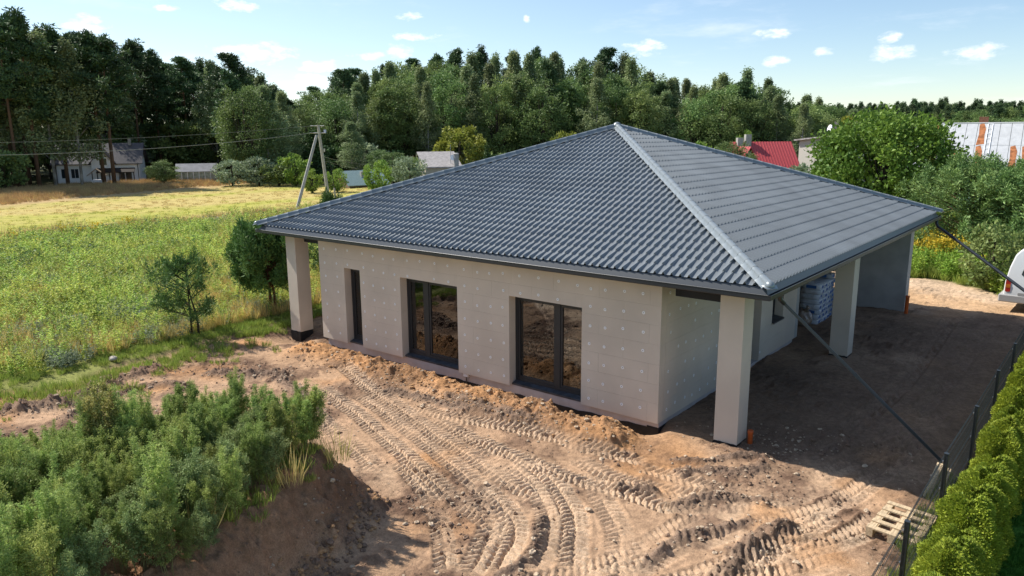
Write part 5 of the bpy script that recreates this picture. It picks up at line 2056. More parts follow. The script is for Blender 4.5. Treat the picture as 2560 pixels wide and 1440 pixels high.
for i in range(4):
    KINDS['pine%d' % i] = pine(100 + i, spread=2.6 + 0.25 * i, base=0.36 + 0.06 * i)
for i in range(3):
    KINDS['birch%d' % i] = birch(200 + i, r=2.9 + 0.4 * i)
for i in range(4):
    KINDS['leafy%d' % i] = leafy(300 + i, h=18, r=3.9 + 0.35 * i, base=0.10, ncl=120, per=100, L=0.32, W=0.19, lump=0.95)
KINDS['spruce0'] = spruce(400)
KINDS['spruce1'] = spruce(401, r=2.2)
KINDS['shrub0'] = leafy(420, h=4.0, r=2.0, base=0.05, ncl=40, per=60, L=0.28, W=0.17, m=L_LEAF)
KINDS['shrub1'] = leafy(421, h=4.0, r=2.2, base=0.05, ncl=40, per=60, L=0.28, W=0.14, m=L_GREY)
KINDS['shrub2'] = leafy(422, h=4.0, r=1.9, base=0.05, ncl=40, per=60, L=0.26, W=0.16, m=L_LIGHT)
KINDS['yellow'] = leafy(423, h=7.0, r=2.6, base=0.08, ncl=60, per=60, L=0.33, W=0.2, m=L_YEL)

SKY = [(-80, 7.3), (-72.09, 6.9), (-70.84, 6.95), (-70.07, 6.4), (-69.45, 6.2), (-67.88, 6.4), (-66.33, 6.19), (-64.49, 5.77), (-62.63, 4.81), (-61.13, 4.72), (-59.28, 5.43), (-58.04, 4.53), (-57.0, 4.14), (-55.96, 3.48), (-54.94, 2.38), (-54.05, 3.22), (-52.63, 3.51), (-51.45, 4.5), (-50.03, 4.51), (-48.58, 4.8), (-47.4, 5.37), (-45.35, 5.52), (-42.7, 5.95), (-39.75, 5.66), (-36.79, 5.92), (-33.83, 5.46), (-31.79, 5.7), (-29.46, 5.24), (-28.28, 4.24), (-26.53, 3.5), (-24.86, 3.88), (-22.38, 4.23), (-21.01, 3.92), (-19.64, 3.34), (-18.29, 2.89), (-16.69, 2.18), (-15.64, 1.9), (-10, 1.5)]
SA, SE_ = zip(*SKY)
fr = random.Random(77)


SECT = [(-72, 'left of the white house'), (-64, 'behind the white house'), (-60, 'behind the greenhouse'), (-54.8, 'left of the utility pole'), (-51, 'behind the utility pole'), (-46.5, 'behind the green-roofed shed'), (-41, 'behind the slate-roofed house'),
        (-36, 'above the left roof hip'), (-31, 'left of the roof apex'), (-27, 'right of the roof apex'), (-23, 'above the right roof hip'), (-19, 'behind the red roof'), (99, 'behind the pale rendered house')]
KN = {'pine': 'dark scots pine', 'birch': 'pale birch', 'leafy': 'leafy tree', 'spruce': 'dark spruce'}


FT = []


def forest_label(kind, az, D, side):
    rows = ((110, 'front row'), (124, 'second row'), (134, 'third row'), (148, 'rear rows'), (999, 'deepest rows')) if side == 0 else ((130.5, 'front row'), (138.5, 'second row'), (149, 'middle row'), (160, 'rear row'), (999, 'skyline row'))
    row = next(n for d, n in rows if D < d)
    return '%s %s of the %s %s' % (row.replace(' row', '-row').replace('-rows', ''), KN[kind], ('forest', 'wood')[side], next(n for a, n in SECT if az < a))


def forest_tree(az, D, elev, kind, side):
    x, y = polar(az, D)
    if side == 0 and -124 < x < -101 and abs(y - (31.0 + 0.17 * (x + 103))) < 5.5:
        return
    z = g1(x, y)
    h = CZ + D * math.tan(R(elev)) - z
    n = {'pine': 4, 'birch': 3, 'leafy': 4, 'spruce': 2}[kind]
    key = '%s%d' % (kind, fr.randrange(n))
    s = h / KINDS[key][2]
    sx = min(1.4, max(0.6, s ** 0.6)) * fr.uniform(0.9, 1.2)
    if kind == 'birch':
        sx *= 1.05
    o = place({'pine': 'pine_tree', 'birch': 'birch_tree', 'leafy': 'broadleaf_tree', 'spruce': 'spruce_tree'}[kind], key, (x, y, z - 0.1), (sx, sx, s), fr.uniform(0, 6.28), forest_label(kind, az, D, side), 'tree',
          'trees of the forest left of the field' if side == 0 else 'trees of the wood behind the roof')
    FT.append((az, o))


def pick(w):
    r = fr.random() * sum(w.values())
    for k, v in w.items():
        r -= v
        if r <= 0:
            return k
    return k


# left forest
for ri, (D, step) in enumerate(((107, 1.7), (113, 1.7), (120, 1.8), (129, 1.7), (139, 1.7), (152, 1.8), (166, 1.9))):
    az = -79.0 + ri * 0.7
    while az < -55.5:
        a = az + fr.uniform(-0.5, 0.5)
        e = float(np.interp(a, SA, SE_))
        hidden = (-71.2 < a < -59.3 and D < 126)
        if not hidden:
            f = (0.82, 0.9, 1.0, 1.0, 0.97, 0.95, 0.9)[ri]
            w = {'pine': 8, 'birch': 1.6, 'leafy': 0.6} if a < -60.5 else {'pine': 2, 'birch': 3, 'leafy': 3}
            forest_tree(a, D + fr.uniform(-2.5, 2.5), e * f + fr.uniform(-0.55, 0.32), pick(w), 0)
        az += step * fr.uniform(0.8, 1.2)
# trees standing in front of the white house
for a, D, k, e in ((-72.3, 103, 'pine', 6.6), (-71.2, 104, 'pine', 7.2), (-70.3, 105, 'birch', 6.2), (-69.6, 106, 'pine', 6.4), (-68.8, 104.5, 'birch', 5.8), (-67.5, 106.5, 'pine', 6.4), (-66.9, 105.5, 'pine', 5.9)):
    forest_tree(a, D, e, k, 0)
# central wood
for ri, (D, step) in enumerate(((127, 1.75), (134, 1.75), (143, 1.75), (154, 1.75), (166, 1.8))):
    az = -57.5 + ri * 0.5
    while az < -14.5:
        a = az + fr.uniform(-0.5, 0.5)
        e = float(np.interp(a, SA, SE_))
        f = (0.72, 0.88, 0.97, 1.0, 1.0)[ri]
        w = ({'birch': 4, 'leafy': 5, 'spruce': 0.5}, {'birch': 4, 'leafy': 4, 'pine': 1}, {'birch': 4, 'leafy': 4, 'pine': 2}, {'pine': 5, 'leafy': 3, 'birch': 2}, {'pine': 6, 'leafy': 2, 'birch': 1})[ri]
        if a > -28:
            w = {'birch': 4, 'leafy': 5, 'pine': 0.6}
        forest_tree(a, D + fr.uniform(-3, 3), e * f + fr.uniform(-0.4, 0.15), pick(w), 1)
        az += step * fr.uniform(0.8, 1.25)
# undergrowth along the wood
for a0, a1, D, lb in ((-58.5, -15.5, 120, 'shrub in the undergrowth along the wood'), (-79, -72, 102, 'shrub under the frontmost pines'), (-80, -57, 131, 'dark shrub amid the pine trunks'), (-80, -57, 143, 'shrub deep under the pines'), (-80, -55, 172, 'shrub at the back of the pine forest')):
    a = a0
    while a < a1:
        x, y = polar(a, D + fr.uniform(-3, 3))
        z = g1(x, y)
        k = fr.choice(('shrub0', 'shrub0', 'shrub1', 'leafy0'))
        s = fr.uniform(1.0, 1.6) if k != 'leafy0' else fr.uniform(0.28, 0.4)
        if D > 128:
            s *= 1.7
        o = place('shrub', k, (x, y, z - 0.1), s, fr.uniform(0, 6.28), lb + ', ' + next(n for q, n in SECT if a < q), 'shrub', 'undergrowth along the woods', ('stem', 'foliage'))
        FT.append((a, o))
        a += fr.uniform(1.3, 2.1)

# things that share a description are told apart by their order from the left
byl = {}
for a, o in FT:
    byl.setdefault(o['label'], []).append((a, o))
for lb, lst in byl.items():
    if len(lst) > 1:
        lst.sort(key=lambda q: q[0])
        for q, (a, o) in enumerate(lst):
            o['label'] = lb + ', ' + ('first', 'second', 'third', 'fourth', 'fifth', 'sixth', 'seventh', 'eighth')[min(q, 7)] + ' from left'

# single garden trees and shrubs: az, D, top elevation, key, width m, name, label
GARD = [
    (-63.9, 104, -1.55, 'leafy1', 4.6, 'fruit_tree', 'round dark tree standing between the white house and the greenhouse'),
    (-59.4, 100, -1.55, 'shrub1', 4.8, 'willow_shrub', 'silvery willow shrub right of the greenhouse'),
    (-57.6, 99, -1.35, 'shrub1', 5.0, 'willow_shrub', 'larger silvery willow shrub left of the strut foot'),
    (-56.2, 98, -1.7, 'shrub0', 5.0, 'shrub', 'dark green shrub left of the pole strut'),
    (-55.0, 96, -1.2, 'shrub2', 4.2, 'shrub', 'bright shrub between pole strut and pole'),
    (-53.6, 112, 0.55, 'spruce0', 7.0, 'spruce_tree', 'sunlit spruce directly behind the utility pole'),
    (-53.9, 84, -2.35, 'shrub2', 2.6, 'vine_shrub', 'vine-covered bush behind the foot of the utility pole'),
    (-52.1, 84, -2.35, 'shrub2', 2.8, 'vine_shrub', 'light green vine bush right of the utility pole'),
    (-50.9, 116, 0.9, 'birch1', 6.0, 'birch_tree', 'pale leaning birch right of the sunlit spruce'),
    (-49.0, 82, -1.75, 'shrub2', 3.6, 'shrub', 'yellowish bush in front of the green-roofed shed'),
    (-47.9, 96, -1.15, 'leafy2', 5.0, 'fruit_tree', 'green fruit tree left of the slate-roofed house'),
    (-46.7, 86, -1.45, 'shrub1', 4.6, 'fruit_tree', 'grey-green apple tree in front of the slate-roofed house'),
    (-48.9, 104, -0.9, 'leafy0', 4.6, 'fruit_tree', 'dark fruit tree behind the yellowish bush'),
    (-42.8, 117, 0.9, 'yellow', 8.6, 'linden_tree', 'yellow-green rounded tree behind the slate-roofed house'),
    (-40.8, 112, -0.6, 'spruce1', 2.2, 'conifer', 'small conical conifer right of the slate-roofed house'),
    (-35.0, 108, 0.45, 'yellow', 4.6, 'young_tree', 'yellow-green treetop above the left roof hip'),
    (-27.0, 100, 0.2, 'spruce1', 2.0, 'conifer', 'small pale conifer tip above the right roof hip'),
    (-24.6, 88, -0.55, 'shrub2', 5.4, 'fruit_tree', 'bushy fruit tree left of the red roof'),
    (-22.6, 86, -0.45, 'leafy3', 5.4, 'fruit_tree', 'green fruit tree touching the red roof'),
    (-21.6, 120, 0.25, 'shrub2', 4.0, 'young_tree', 'light green young tree behind the red roof chimneys'),
    (-17.6, 62, -2.0, 'shrub1', 4.4, 'shrub', 'grey-green shrub in front of the pale rendered house'),
    (-15.4, 58, -2.3, 'shrub1', 3.6, 'shrub', 'lower grey-green shrub beside the round tree'),
    (-11.5, 118, 0.75, 'leafy1', 9.0, 'broadleaf_tree', 'dark green tree top behind the round tree'),
    (-13.6, 150, 0.9, 'leafy2', 9.0, 'broadleaf_tree', 'tree behind the golden cypress'),
    (-9.6, 130, 0.45, 'leafy3', 8.0, 'broadleaf_tree', 'tree left of the rusty roof ridge'),
    (-6.9, 150, 1.0, 'leafy1', 10.0, 'broadleaf_tree', 'olive tree right behind the brick chimney of the rusty roof'),
    (-5.0, 150, 1.05, 'leafy0', 10.0, 'broadleaf_tree', 'olive tree at the right end of the rusty roof'),
    (-2.5, 140, 0.8, 'leafy2', 10.0, 'broadleaf_tree', 'tree beyond the right picture edge behind the rusty roof'),
]
for (a, D, e, key, wd, nm, lb) in GARD:
    x, y = polar(a, D)
    z = g1(x, y)
    h = CZ + D * math.tan(R(e)) - z
    tr, cr, kh = KINDS[key]
    rad0 = {'shrub0': 2.0, 'shrub1': 2.2, 'shrub2': 1.9, 'yellow': 2.6, 'spruce0': 2.6, 'spruce1': 2.2, 'birch1': 3.3}.get(key, 4.4)
    s = wd / 2 / rad0 * 0.9
    place(nm, key, (x, y, z - 0.05), (s, s, h / kh), fr.uniform(0, 6.28), lb, 'shrub' if 'shrub' in nm else 'tree')

# big round tree right of the house
KINDS['bigtree'] = leafy(500, h=7.6, r=3.7, base=0.10, ncl=190, per=170, L=0.20, W=0.13, m= leafmat('linden_leaves', (0.040, 0.090, 0.014), (0.150, 0.225, 0.035), 0.3, vary=0.05, gain=1.6), lump=1.0)
x, y = polar(-12.3, 46)
place('broadleaf_tree', 'bigtree', (x, y, g1(x, y) - 0.3), 1.0, 0.4, 'large rounded bright green tree right of the tiled roof', 'tree')
KINDS['cypress'] = spruce(510, h=8.0, r=1.05, m=L_YEL, per=60, L=0.3, W=0.12, tiers=30)
x, y = polar(-15.1, 62)
place('cypress_tree', 'cypress', (x, y, g1(x, y) - 0.2), (1, 1, 0.95), 0, 'narrow golden-green cypress left of the round tree', 'tree')
KINDS['bigpine'] = youngpine(520, h=5.6, r=2.5, base=0.06, per=95, nb=95, L=0.17, W=0.045, bark=B_PINE, trunks=((0, 0),), tr_r=0.12, dens=4, m=leafmat('bluish_pine_needles', (0.045, 0.090, 0.030), (0.145, 0.205, 0.060), 0.15, vary=0.10, gain=2.1))
for (a, D, s, sz, lb) in ((-7.2, 40, 1.0, 0.76, 'bushy bluish pine below the rusty roof'), (-3.4, 39, 1.1, 0.80, 'bushy pine at the right picture edge above the van'), (-10.0, 43, 0.6, 0.42, 'small pine left of the bushy bluish pine')):
    x, y = polar(a, D)
    place('pine_tree', 'bigpine', (x, y, g1(x, y) - 0.1), (s, s, sz), a, lb, 'tree')
KINDS['hazel'] = leafy(530, h=2.6, r=1.3, base=0.03, ncl=45, per=70, L=0.14, W=0.10, m=leafmat('hazel_leaves', (0.06, 0.10, 0.025), (0.20, 0.24, 0.08), 0.3, vary=0.05), lump=1.0)
x, y = polar(-5.6, 34)
place('hazel_shrub', 'hazel', (x, y, g1(x, y)), 1.0, 1.0, 'leafy shrub with pale leaves left of the van', 'shrub', None, ('stem', 'foliage'))

# saplings in the grass left of the house
KINDS['sap1'] = youngpine(540, h=2.55, r=1.12, base=0.30, per=75, nb=90, L=0.14, W=0.030, dens=5)
place('pine_sapling', 'sap1', (-17.75, 1.45, g1(-17.75, 1.45)), 1.02, 0.5, 'dense young pine with two reddish stems left of the corner pillar', 'tree')
KINDS['sap2'] = youngpine(541, h=2.2, r=0.95, base=0.16, per=60, nb=34, L=0.10, W=0.020, dens=4, bark=B_DARK, trunks=((0, 0), (0.10, -0.16)), tr_r=0.038)
place('pine_sapling', 'sap2', (-17.0, -1.8, g1(-17.0, -1.8)), 1.0, 2.0, 'thin sparse sapling with two dark stems at the grass edge', 'tree')
KINDS['sap3'] = youngpine(542, h=3.4, r=0.9, base=0.1, per=50, nb=40, L=0.16, W=0.026, dens=4)
place('pine_sapling', 'sap3', (-20.3, 6.2, g1(-20.3, 6.2)), 1.0, 1.0, 'young pine seen between the corner pillar and the wall', 'tree')

# thuja hedge
for i in range(4):
    KINDS['thuja%d' % i] = thuja(600 + i)
ORD = ('first second third fourth fifth sixth seventh eighth ninth tenth eleventh twelfth thirteenth fourteenth fifteenth sixteenth seventeenth eighteenth nineteenth twentieth').split()
ORD += ['twenty-' + q for q in ORD[:9]] + ['thirtieth'] + ['thirty-' + q for q in ORD[:9]]
k = 0
y = -6.0
while y < 13.2:
    s = fr.uniform(0.9, 1.1)
    x = 3.55 + 0.012 * y + fr.uniform(-0.04, 0.04)
    place('thuja_bush', 'thuja%d' % fr.randrange(4), (x, y, g1(x, y) - 0.03), (s, s, s * fr.uniform(0.88, 1.06)), fr.uniform(0, 6.28), '%s yellow-green thuja from the near end of the hedge' % ORD[k], 'hedge plant', 'thuja bushes of the hedge')
    k += 1
    y += fr.uniform(0.5, 0.62)

# weed thicket on the soil mound
WV_ = []
for i in range(5):
    KINDS['weed%d' % i] = weed(700 + i, h=1.05 + 0.12 * (i % 3), L=0.032 + 0.008 * (i % 3), W=0.011 + 0.003 * (i % 2))
for i in range(2):
    KINDS['weedb%d' % i] = weed(720 + i, h=0.9, m=L_WEEDB, spread=0.6)
KINDS['weedy0'] = weed(730, h=1.25, m=L_WEEDY, spread=0.42, L=0.045, W=0.018)
tries = 0
wp, wk, wsc = [], [], []
while len(wp) < 300 and tries < 20000:
    tries += 1
    x, y = fr.uniform(-9.6, -3.4), fr.uniform(-12.6, -5.0)
    sd2 = float(poly_sd(np.array([x]), np.array([y]), MOUND)[0])
    if sd2 < -0.2 or (x > -6.5 and sd2 < 0.35) or math.hypot(x - CX, y - CY) < 6.2:
        continue
    if any((x - a) ** 2 + (y - b) ** 2 < 0.19 ** 2 for a, b in wp):
        continue
    wp.append((x, y))
    edge = x + 0.55 * y > -9.6
    wk.append(fr.choice((5, 6, 0, 2)) if (edge and y < -7.0) else fr.randrange(5))
    wsc.append(fr.uniform(0.62, 0.95) * (0.75 if sd2 < 0.4 else 1.0) * (0.66 if (x < -6.8 and y < -7.4) else 1.0))


def weed_joined(key):
    a, b, _h = KINDS[key]
    va, vb = np.empty(len(a.vertices) * 3, np.float32), np.empty(len(b.vertices) * 3, np.float32)
    a.vertices.foreach_get('co', va)
    b.vertices.foreach_get('co', vb)
    fa = np.array([tuple(p.vertices) for p in a.polygons], np.int32)
    fb = np.arange(len(b.vertices), dtype=np.int32).reshape(-1, 4) + len(a.vertices)
    tb = np.empty(len(b.polygons), np.float32)
    b.attributes['tint'].data.foreach_get('value', tb)
    me = npmesh('weed_joined', np.concatenate([va, vb]).reshape(-1, 3), np.concatenate([fa, fb]), np.concatenate([np.full(len(fa), 0.5), tb]))
    me.materials.append(B_STEM)
    me.materials.append(b.materials[0])
    me.polygons.foreach_set('material_index', np.concatenate([np.zeros(len(fa), np.int32), np.ones(len(fb), np.int32)]))
    return me


THICKET = (wp, wk, wsc)
SOLO = [(-4.95, -6.35, 'weed1', 0.82, 'tall olive weed at the right end of the thicket crest'), (-5.25, -6.0, 'weed3', 0.78, 'feathery weed at the far right corner of the thicket'),
        (-4.55, -7.35, 'weed0', 0.8, 'small weed hanging over the cut face of the mound'), (-4.3, -7.9, 'weedb0', 0.9, 'bluish weed leaning over the brown cut face'),
        (-4.25, -8.5, 'weedb1', 1.0, 'pale bluish weed at the near rim of the mound'), (-5.7, -5.75, 'weed2', 0.75, 'light green weed at the back of the thicket against the sand')]
for (x, y, key, sc_, lb) in SOLO:
    place('weed_plant', key, (x, y, g1(x, y)), sc_, fr.uniform(0, 6.28), lb, 'weed', None, ('stems', 'foliage'))
for (x, y, lb) in ((-6.4, -8.6, 'yellowing weed standing out of the thicket centre'), (-7.9, -9.9, 'tall yellow-green weed at the left of the thicket'), (-7.8, -10.9, 'yellow-green weed at the far left of the thicket')):
    place('weed_plant', 'weedy0', (x, y, g1(x, y)), 1.1, fr.uniform(0, 6.28), lb, 'weed', None, ('stems', 'foliage'))


# ------------------------------------------------------------------ scattered stuff
def blades(seed, n, h, w, spread, lean, m, name, tint_bias=0.0):
    rg = np.random.RandomState(seed)
    a = rg.rand(n) * 6.283
    P = np.stack([spread * rg.rand(n) ** 0.5 * np.cos(a), spread * rg.rand(n) ** 0.5 * np.sin(a), np.zeros(n) - 0.02], 1)
    d = unit(np.stack([np.cos(a) * lean * rg.rand(n), np.sin(a) * lean * rg.rand(n), np.ones(n)], 1))
    L = h * (0.5 + 0.7 * rg.rand(n))
    v, f = cards(P, d, L, w * (0.6 + 0.8 * rg.rand(n)), rg, fold=0.08)
    me = npmesh(name, v, f, np.clip(rg.rand(n) + tint_bias, 0, 1))
    me.materials.append(m)
    return me


def leafweed(seed, h, n, L, W, spread, m, name, plume=None, pn=0):
    rg = np.random.RandomState(seed)
    nst = 6
    b = rg.normal(size=(nst, 2)) * spread * 0.5
    t = rg.normal(size=(nst, 2)) * spread + b
    hh = h * (0.75 + 0.4 * rg.rand(nst))
    si = rg.randint(0, nst, n)
    q = 0.1 + 0.9 * rg.rand(n)
    P = np.stack([b[si, 0] + (t - b)[si, 0] * q, b[si, 1] + (t - b)[si, 1] * q, hh[si] * q], 1)
    D = np.concatenate([rg.normal(size=(n, 2)), 0.35 + 0.4 * rg.normal(size=(n, 1))], 1)
    k = (0.6 + 0.7 * rg.rand(n)) * (1.2 - 0.5 * q)
    v, f = cards(P, D, L * k, W * k, rg)
    tint = 0.75 * rg.rand(n)
    if pn:
        pi_ = rg.randint(0, nst, pn)
        P2 = np.stack([t[pi_, 0], t[pi_, 1], hh[pi_]], 1) + rg.normal(size=(pn, 3)) * np.array([0.09, 0.09, 0.06]) * h
        v2, f2 = cards(P2, rg.normal(size=(pn, 3)) + np.array([0, 0, 0.5]), 0.09, 0.06, rg)
        v = np.concatenate([v, v2])
        f = np.concatenate([f, f2 + len(f) * 4])
        tint = np.concatenate([tint, np.ones(pn)])
    me = npmesh(name, v, f, tint)
    me.materials.append(m)
    return me


G_GREEN = leafmat('green_grass', (0.085, 0.125, 0.020), (0.230, 0.270, 0.060), 0.3, vary=0.2, gain=1.75)
G_STRAW = leafmat('straw_grass', (0.22, 0.17, 0.06), (0.46, 0.36, 0.15), 0.25, vary=0.22, gain=2.0)
G_BROWN = leafmat('brown_tall_grass', (0.21, 0.13, 0.06), (0.38, 0.27, 0.13), 0.2, vary=0.2, gain=1.6)
G_LEAFY = leafmat('meadow_weed', (0.075, 0.110, 0.018), (0.225, 0.240, 0.055), 0.42, c3=(0.50, 0.36, 0.03), pos3=0.95, vary=0.45, gain=2.9)
G_GOLD = leafmat('goldenrod', (0.11, 0.17, 0.022), (0.24, 0.29, 0.05), 0.3, c3=(0.62, 0.47, 0.05), pos3=0.95, vary=0.15, gain=1.7)
G_ART = leafmat('mugwort', (0.10, 0.13, 0.08), (0.22, 0.25, 0.16), 0.2, vary=0.18, gain=1.9)
G_LAWN = leafmat('lawn_grass', (0.03, 0.10, 0.012), (0.09, 0.20, 0.03), 0.3, vary=0.1, gain=1.5)


def scatter(name, pts, rz, scl, idx, protos, label, cat):
    pc_ = bpy.data.collections.new(name + '_plants')
    for i, me in enumerate(protos):
        pc_.objects.link(bpy.data.objects.new('%s_plant_%02d' % (name, i), me))
    me = bpy.data.meshes.new(name)
    n = len(pts)
    me.vertices.add(n)
    me.vertices.foreach_set('co', np.asarray(pts, np.float32).ravel())
    a = me.attributes.new('rot', 'FLOAT_VECTOR', 'POINT')
    r3 = np.zeros((n, 3), np.float32)
    r3[:, 2] = rz
    a.data.foreach_set('vector', r3.ravel())
    a = me.attributes.new('scl', 'FLOAT', 'POINT')
    a.data.foreach_set('value', np.asarray(scl, np.float32))
    a = me.attributes.new('idx', 'INT', 'POINT')
    a.data.foreach_set('value', np.asarray(idx, np.int32))
    o = link(name, me)
    g = bpy.data.node_groups.new(name, 'GeometryNodeTree')
    g.interface.new_socket('Geometry', in_out='INPUT', socket_type='NodeSocketGeometry')
    g.interface.new_socket('Geometry', in_out='OUTPUT', socket_type='NodeSocketGeometry')
    N, L = g.nodes, g.links
    gi, go = N.new('NodeGroupInput'), N.new('NodeGroupOutput')
    ip = N.new('GeometryNodeInstanceOnPoints')
    ci = N.new('GeometryNodeCollectionInfo')
    ci.inputs['Collection'].default_value = pc_
    ci.inputs['Separate Children'].default_value = True
    ci.inputs['Reset Children'].default_value = True
    ip.inputs['Pick Instance'].default_value = True

    def na(nm, t):
        q = N.new('GeometryNodeInputNamedAttribute')
        q.data_type = t
        q.inputs['Name'].default_value = nm
        return q.outputs['Attribute']
    L.new(gi.outputs[0], ip.inputs['Points'])
    L.new(ci.outputs[0], ip.inputs['Instance'])
    L.new(na('idx', 'INT'), ip.inputs['Instance Index'])
    L.new(na('rot', 'FLOAT_VECTOR'), ip.inputs['Rotation'])
    L.new(na('scl', 'FLOAT'), ip.inputs['Scale'])
    L.new(ip.outputs[0], go.inputs[0])
    md = o.modifiers.new('scatter', 'NODES')
    md.node_group = g
    return tag(o, label, cat, kind='stuff')


sr = np.random.RandomState(42)
wxy = np.array(THICKET[0])
scatter('weed_thicket', np.stack([wxy[:, 0], wxy[:, 1], gz(wxy[:, 0], wxy[:, 1])], 1), sr.rand(len(wxy)) * 6.283, THICKET[2], THICKET[1], [weed_joined(q) for q in ('weed0', 'weed1', 'weed2', 'weed3', 'weed4', 'weedb0', 'weedb1')], 'dense thicket of green goosefoot weeds on the soil mound', 'weeds')
# meadow
n = 30000
u = sr.rand(n)
x = -16.0 - 29.0 * u ** 1.15
y = -15 + 40 * sr.rand(n)
g_, lw_, bk_, w1_, w2_ = zones(x, y)
keep = (g_ > 0.5) & (x < edge_x(y) + 0.9 * w1_ + 0.1) & ~((x > -16.2) & (y > -0.8))
x, y = x[keep], y[keep]
na_ = fbm(x, y, 0.16, 3, off=60.0)
nb_ = fbm(x, y, 0.30, 3, off=70.0)
d = -16.2 - x
r1 = sr.rand(len(x))
idx = np.where(d < 1.1 + 1.6 * na_, 0, 3)
mid = (d >= 1.1 + 1.6 * na_) & (d < 12 + 6 * nb_)
idx = np.where(mid, np.where(na_ + 0.6 * (r1 - 0.5) > -0.16, 1, np.where(nb_ > 0.02, 2, 0)), idx)
idx = np.where(mid & (r1 < 0.22 + 0.02 * d), 3, idx)
idx = np.where(mid & (r1 > 0.9995), 4, idx)
far = (d >= 12 + 6 * nb_)
idx = np.where(far & ((r1 < 0.08) | ((nb_ < -0.15) & (r1 < 0.4))), 6, idx)
idx = np.where(far & (r1 > 0.9993), 4, idx)
idx = np.where((x < -39.5 + 3 * na_) & (r1 < 0.03), 4, idx)
idx = np.where((x < -39.5 + 3 * na_) & (r1 > 0.75), 5, idx)
idx = np.where((x < -41.5 + 2 * nb_) & (r1 < 0.6), 1, idx)
idx = np.where(far & (na_ > 0.18) & (r1 < 0.55), 1, idx)
idx = np.where(far & (nb_ > 0.2) & (r1 > 0.6), 2, idx)
scl = (0.65 + 0.55 * sr.rand(len(x))) * np.where(idx == 0, 1.0, 1.0) * np.clip(0.75 + d * 0.012, 0.75, 1.05)
# near grass edge shorter
scl *= np.where(d < 3, 0.8, 1.0)
protos = [blades(800, 60, 0.26, 0.016, 0.16, 0.7, G_GREEN, 'grass_tuft'),
          blades(801, 70, 0.75, 0.016, 0.22, 0.55, G_STRAW, 'straw_tuft'),
          leafweed(802, 0.65, 150, 0.10, 0.035, 0.16, G_ART, 'mugwort_plant'),
          leafweed(803, 0.9, 150, 0.12, 0.042, 0.17, G_LEAFY, 'meadow_plant'),
          leafweed(804, 1.05, 120, 0.13, 0.04, 0.15, G_GOLD, 'goldenrod_plant', pn=70),
          blades(805, 60, 0.95, 0.022, 0.28, 0.4, G_BROWN, 'brown_tuft'),
          leafweed(806, 0.95, 120, 0.16, 0.07, 0.18, L_LEAF, 'dark_plant')]
scatter('meadow_plants', np.stack([x, y, gz(x, y)], 1), sr.rand(len(x)) * 6.283, scl, idx, protos, 'tall wild meadow of green weeds and straw grass left of the house', 'meadow')

# straw edge and brown tall grass strip of the field
n = 9000
x = -97 + 27 * sr.rand(n)
y = -6 + 60 * sr.rand(n)
bx_ = np.interp(y, [0, 10, 22.5, 40.4, 50], [-70, -72.5, -77, -82, -84]) - 2.0 + 1.5 * fbm(x, y, 0.1, 2)
keep = (x < bx_) & (y < 45 - 0.10 * np.clip(-x - 70, 0, 40))
x, y = x[keep], y[keep]
x2 = -44.2 - 3.5 * sr.rand(5000) ** 1.5
y2 = -12 + 40 * sr.rand(5000)
xx, yy = np.concatenate([x, x2]), np.concatenate([y, y2])
idx = np.concatenate([np.full(len(x), 5), np.full(len(x2), 1)])
idx = np.where(sr.rand(len(idx)) < 0.12, 1, idx)
scl = np.concatenate([(0.45 + 0.4 * sr.rand(len(x))) * np.clip(0.5 + (bx_[keep] - x) / 9, 0.4, 1), 0.4 + 0.3 * sr.rand(len(x2))])
scatter('field_tall_grass', np.stack([xx, yy, gz(xx, yy)], 1), sr.rand(len(xx)) * 6.283, scl, idx, protos, 'strip of tall brown grass at the far side of the mown field', 'grass')

# short stubble over the mown field so that it is not a bare sheet
n = 1600
x = -47 - 38 * sr.rand(n) ** 1.3
y = -8 + 56 * sr.rand(n)
keep = (x > np.interp(y, [0, 10, 22.5, 40.4, 50], [-70, -72.5, -77, -82, -84])) & (y < 46)
x, y = x[keep], y[keep]
st_ = fbm(x * 1.0 + y * 0.04, y * 0.10, 0.30, 4, 0.6, off=50.0)
protos_f = [blades(810, 40, 0.16, 0.03, 0.35, 0.9, leafmat('field_grass', (0.20, 0.21, 0.045), (0.34, 0.33, 0.085), 0.25, vary=0.15, gain=2.0), 'field_tuft'),
            blades(811, 40, 0.16, 0.03, 0.35, 0.9, leafmat('field_stubble', (0.30, 0.22, 0.08), (0.46, 0.36, 0.16), 0.25, vary=0.15, gain=1.6), 'stubble_tuft')]
scatter('mown_field_grass', np.stack([x, y, gz(x, y)], 1), sr.rand(len(x)) * 6.283, 0.5 + 0.5 * sr.rand(len(x)), (st_ + 0.3 * (sr.rand(len(x)) - 0.5) > 0.05).astype(int), protos_f, 'mown yellow-green field grass behind the meadow', 'grass')

# weeds beyond the sandy track at the back right
n = 12000
x = -14 + 26 * sr.rand(n)
y = 19.5 + 24 * sr.rand(n)
g_, lw_, bk_, w1_, w2_ = zones(x, y)
keep = bk_ > 0.55
x, y, bk_ = x[keep], y[keep], bk_[keep]
dd = y - (21.3 - 0.59 * x)
r1 = sr.rand(len(x))
idx = np.where(dd < 1.6, 0, np.where(r1 < 0.55, 4, np.where(r1 < 0.85, 3, 6)))
idx = np.where((dd < 2.5) & (r1 < 0.4), 3, idx)
idx = np.where((idx == 4) & (fbm(x, y, 0.4, 2, off=9.0) < -0.05), 3, idx)
protos_b = list(protos)
protos_b[0] = blades(820, 60, 0.45, 0.02, 0.2, 0.6, G_GREEN, 'verge_tuft')
protos_b[3] = leafweed(823, 0.95, 120, 0.15, 0.05, 0.16, leafmat('bright_weed', (0.09, 0.16, 0.02), (0.25, 0.32, 0.06), 0.32, vary=0.2, gain=1.9), 'bright_plant')
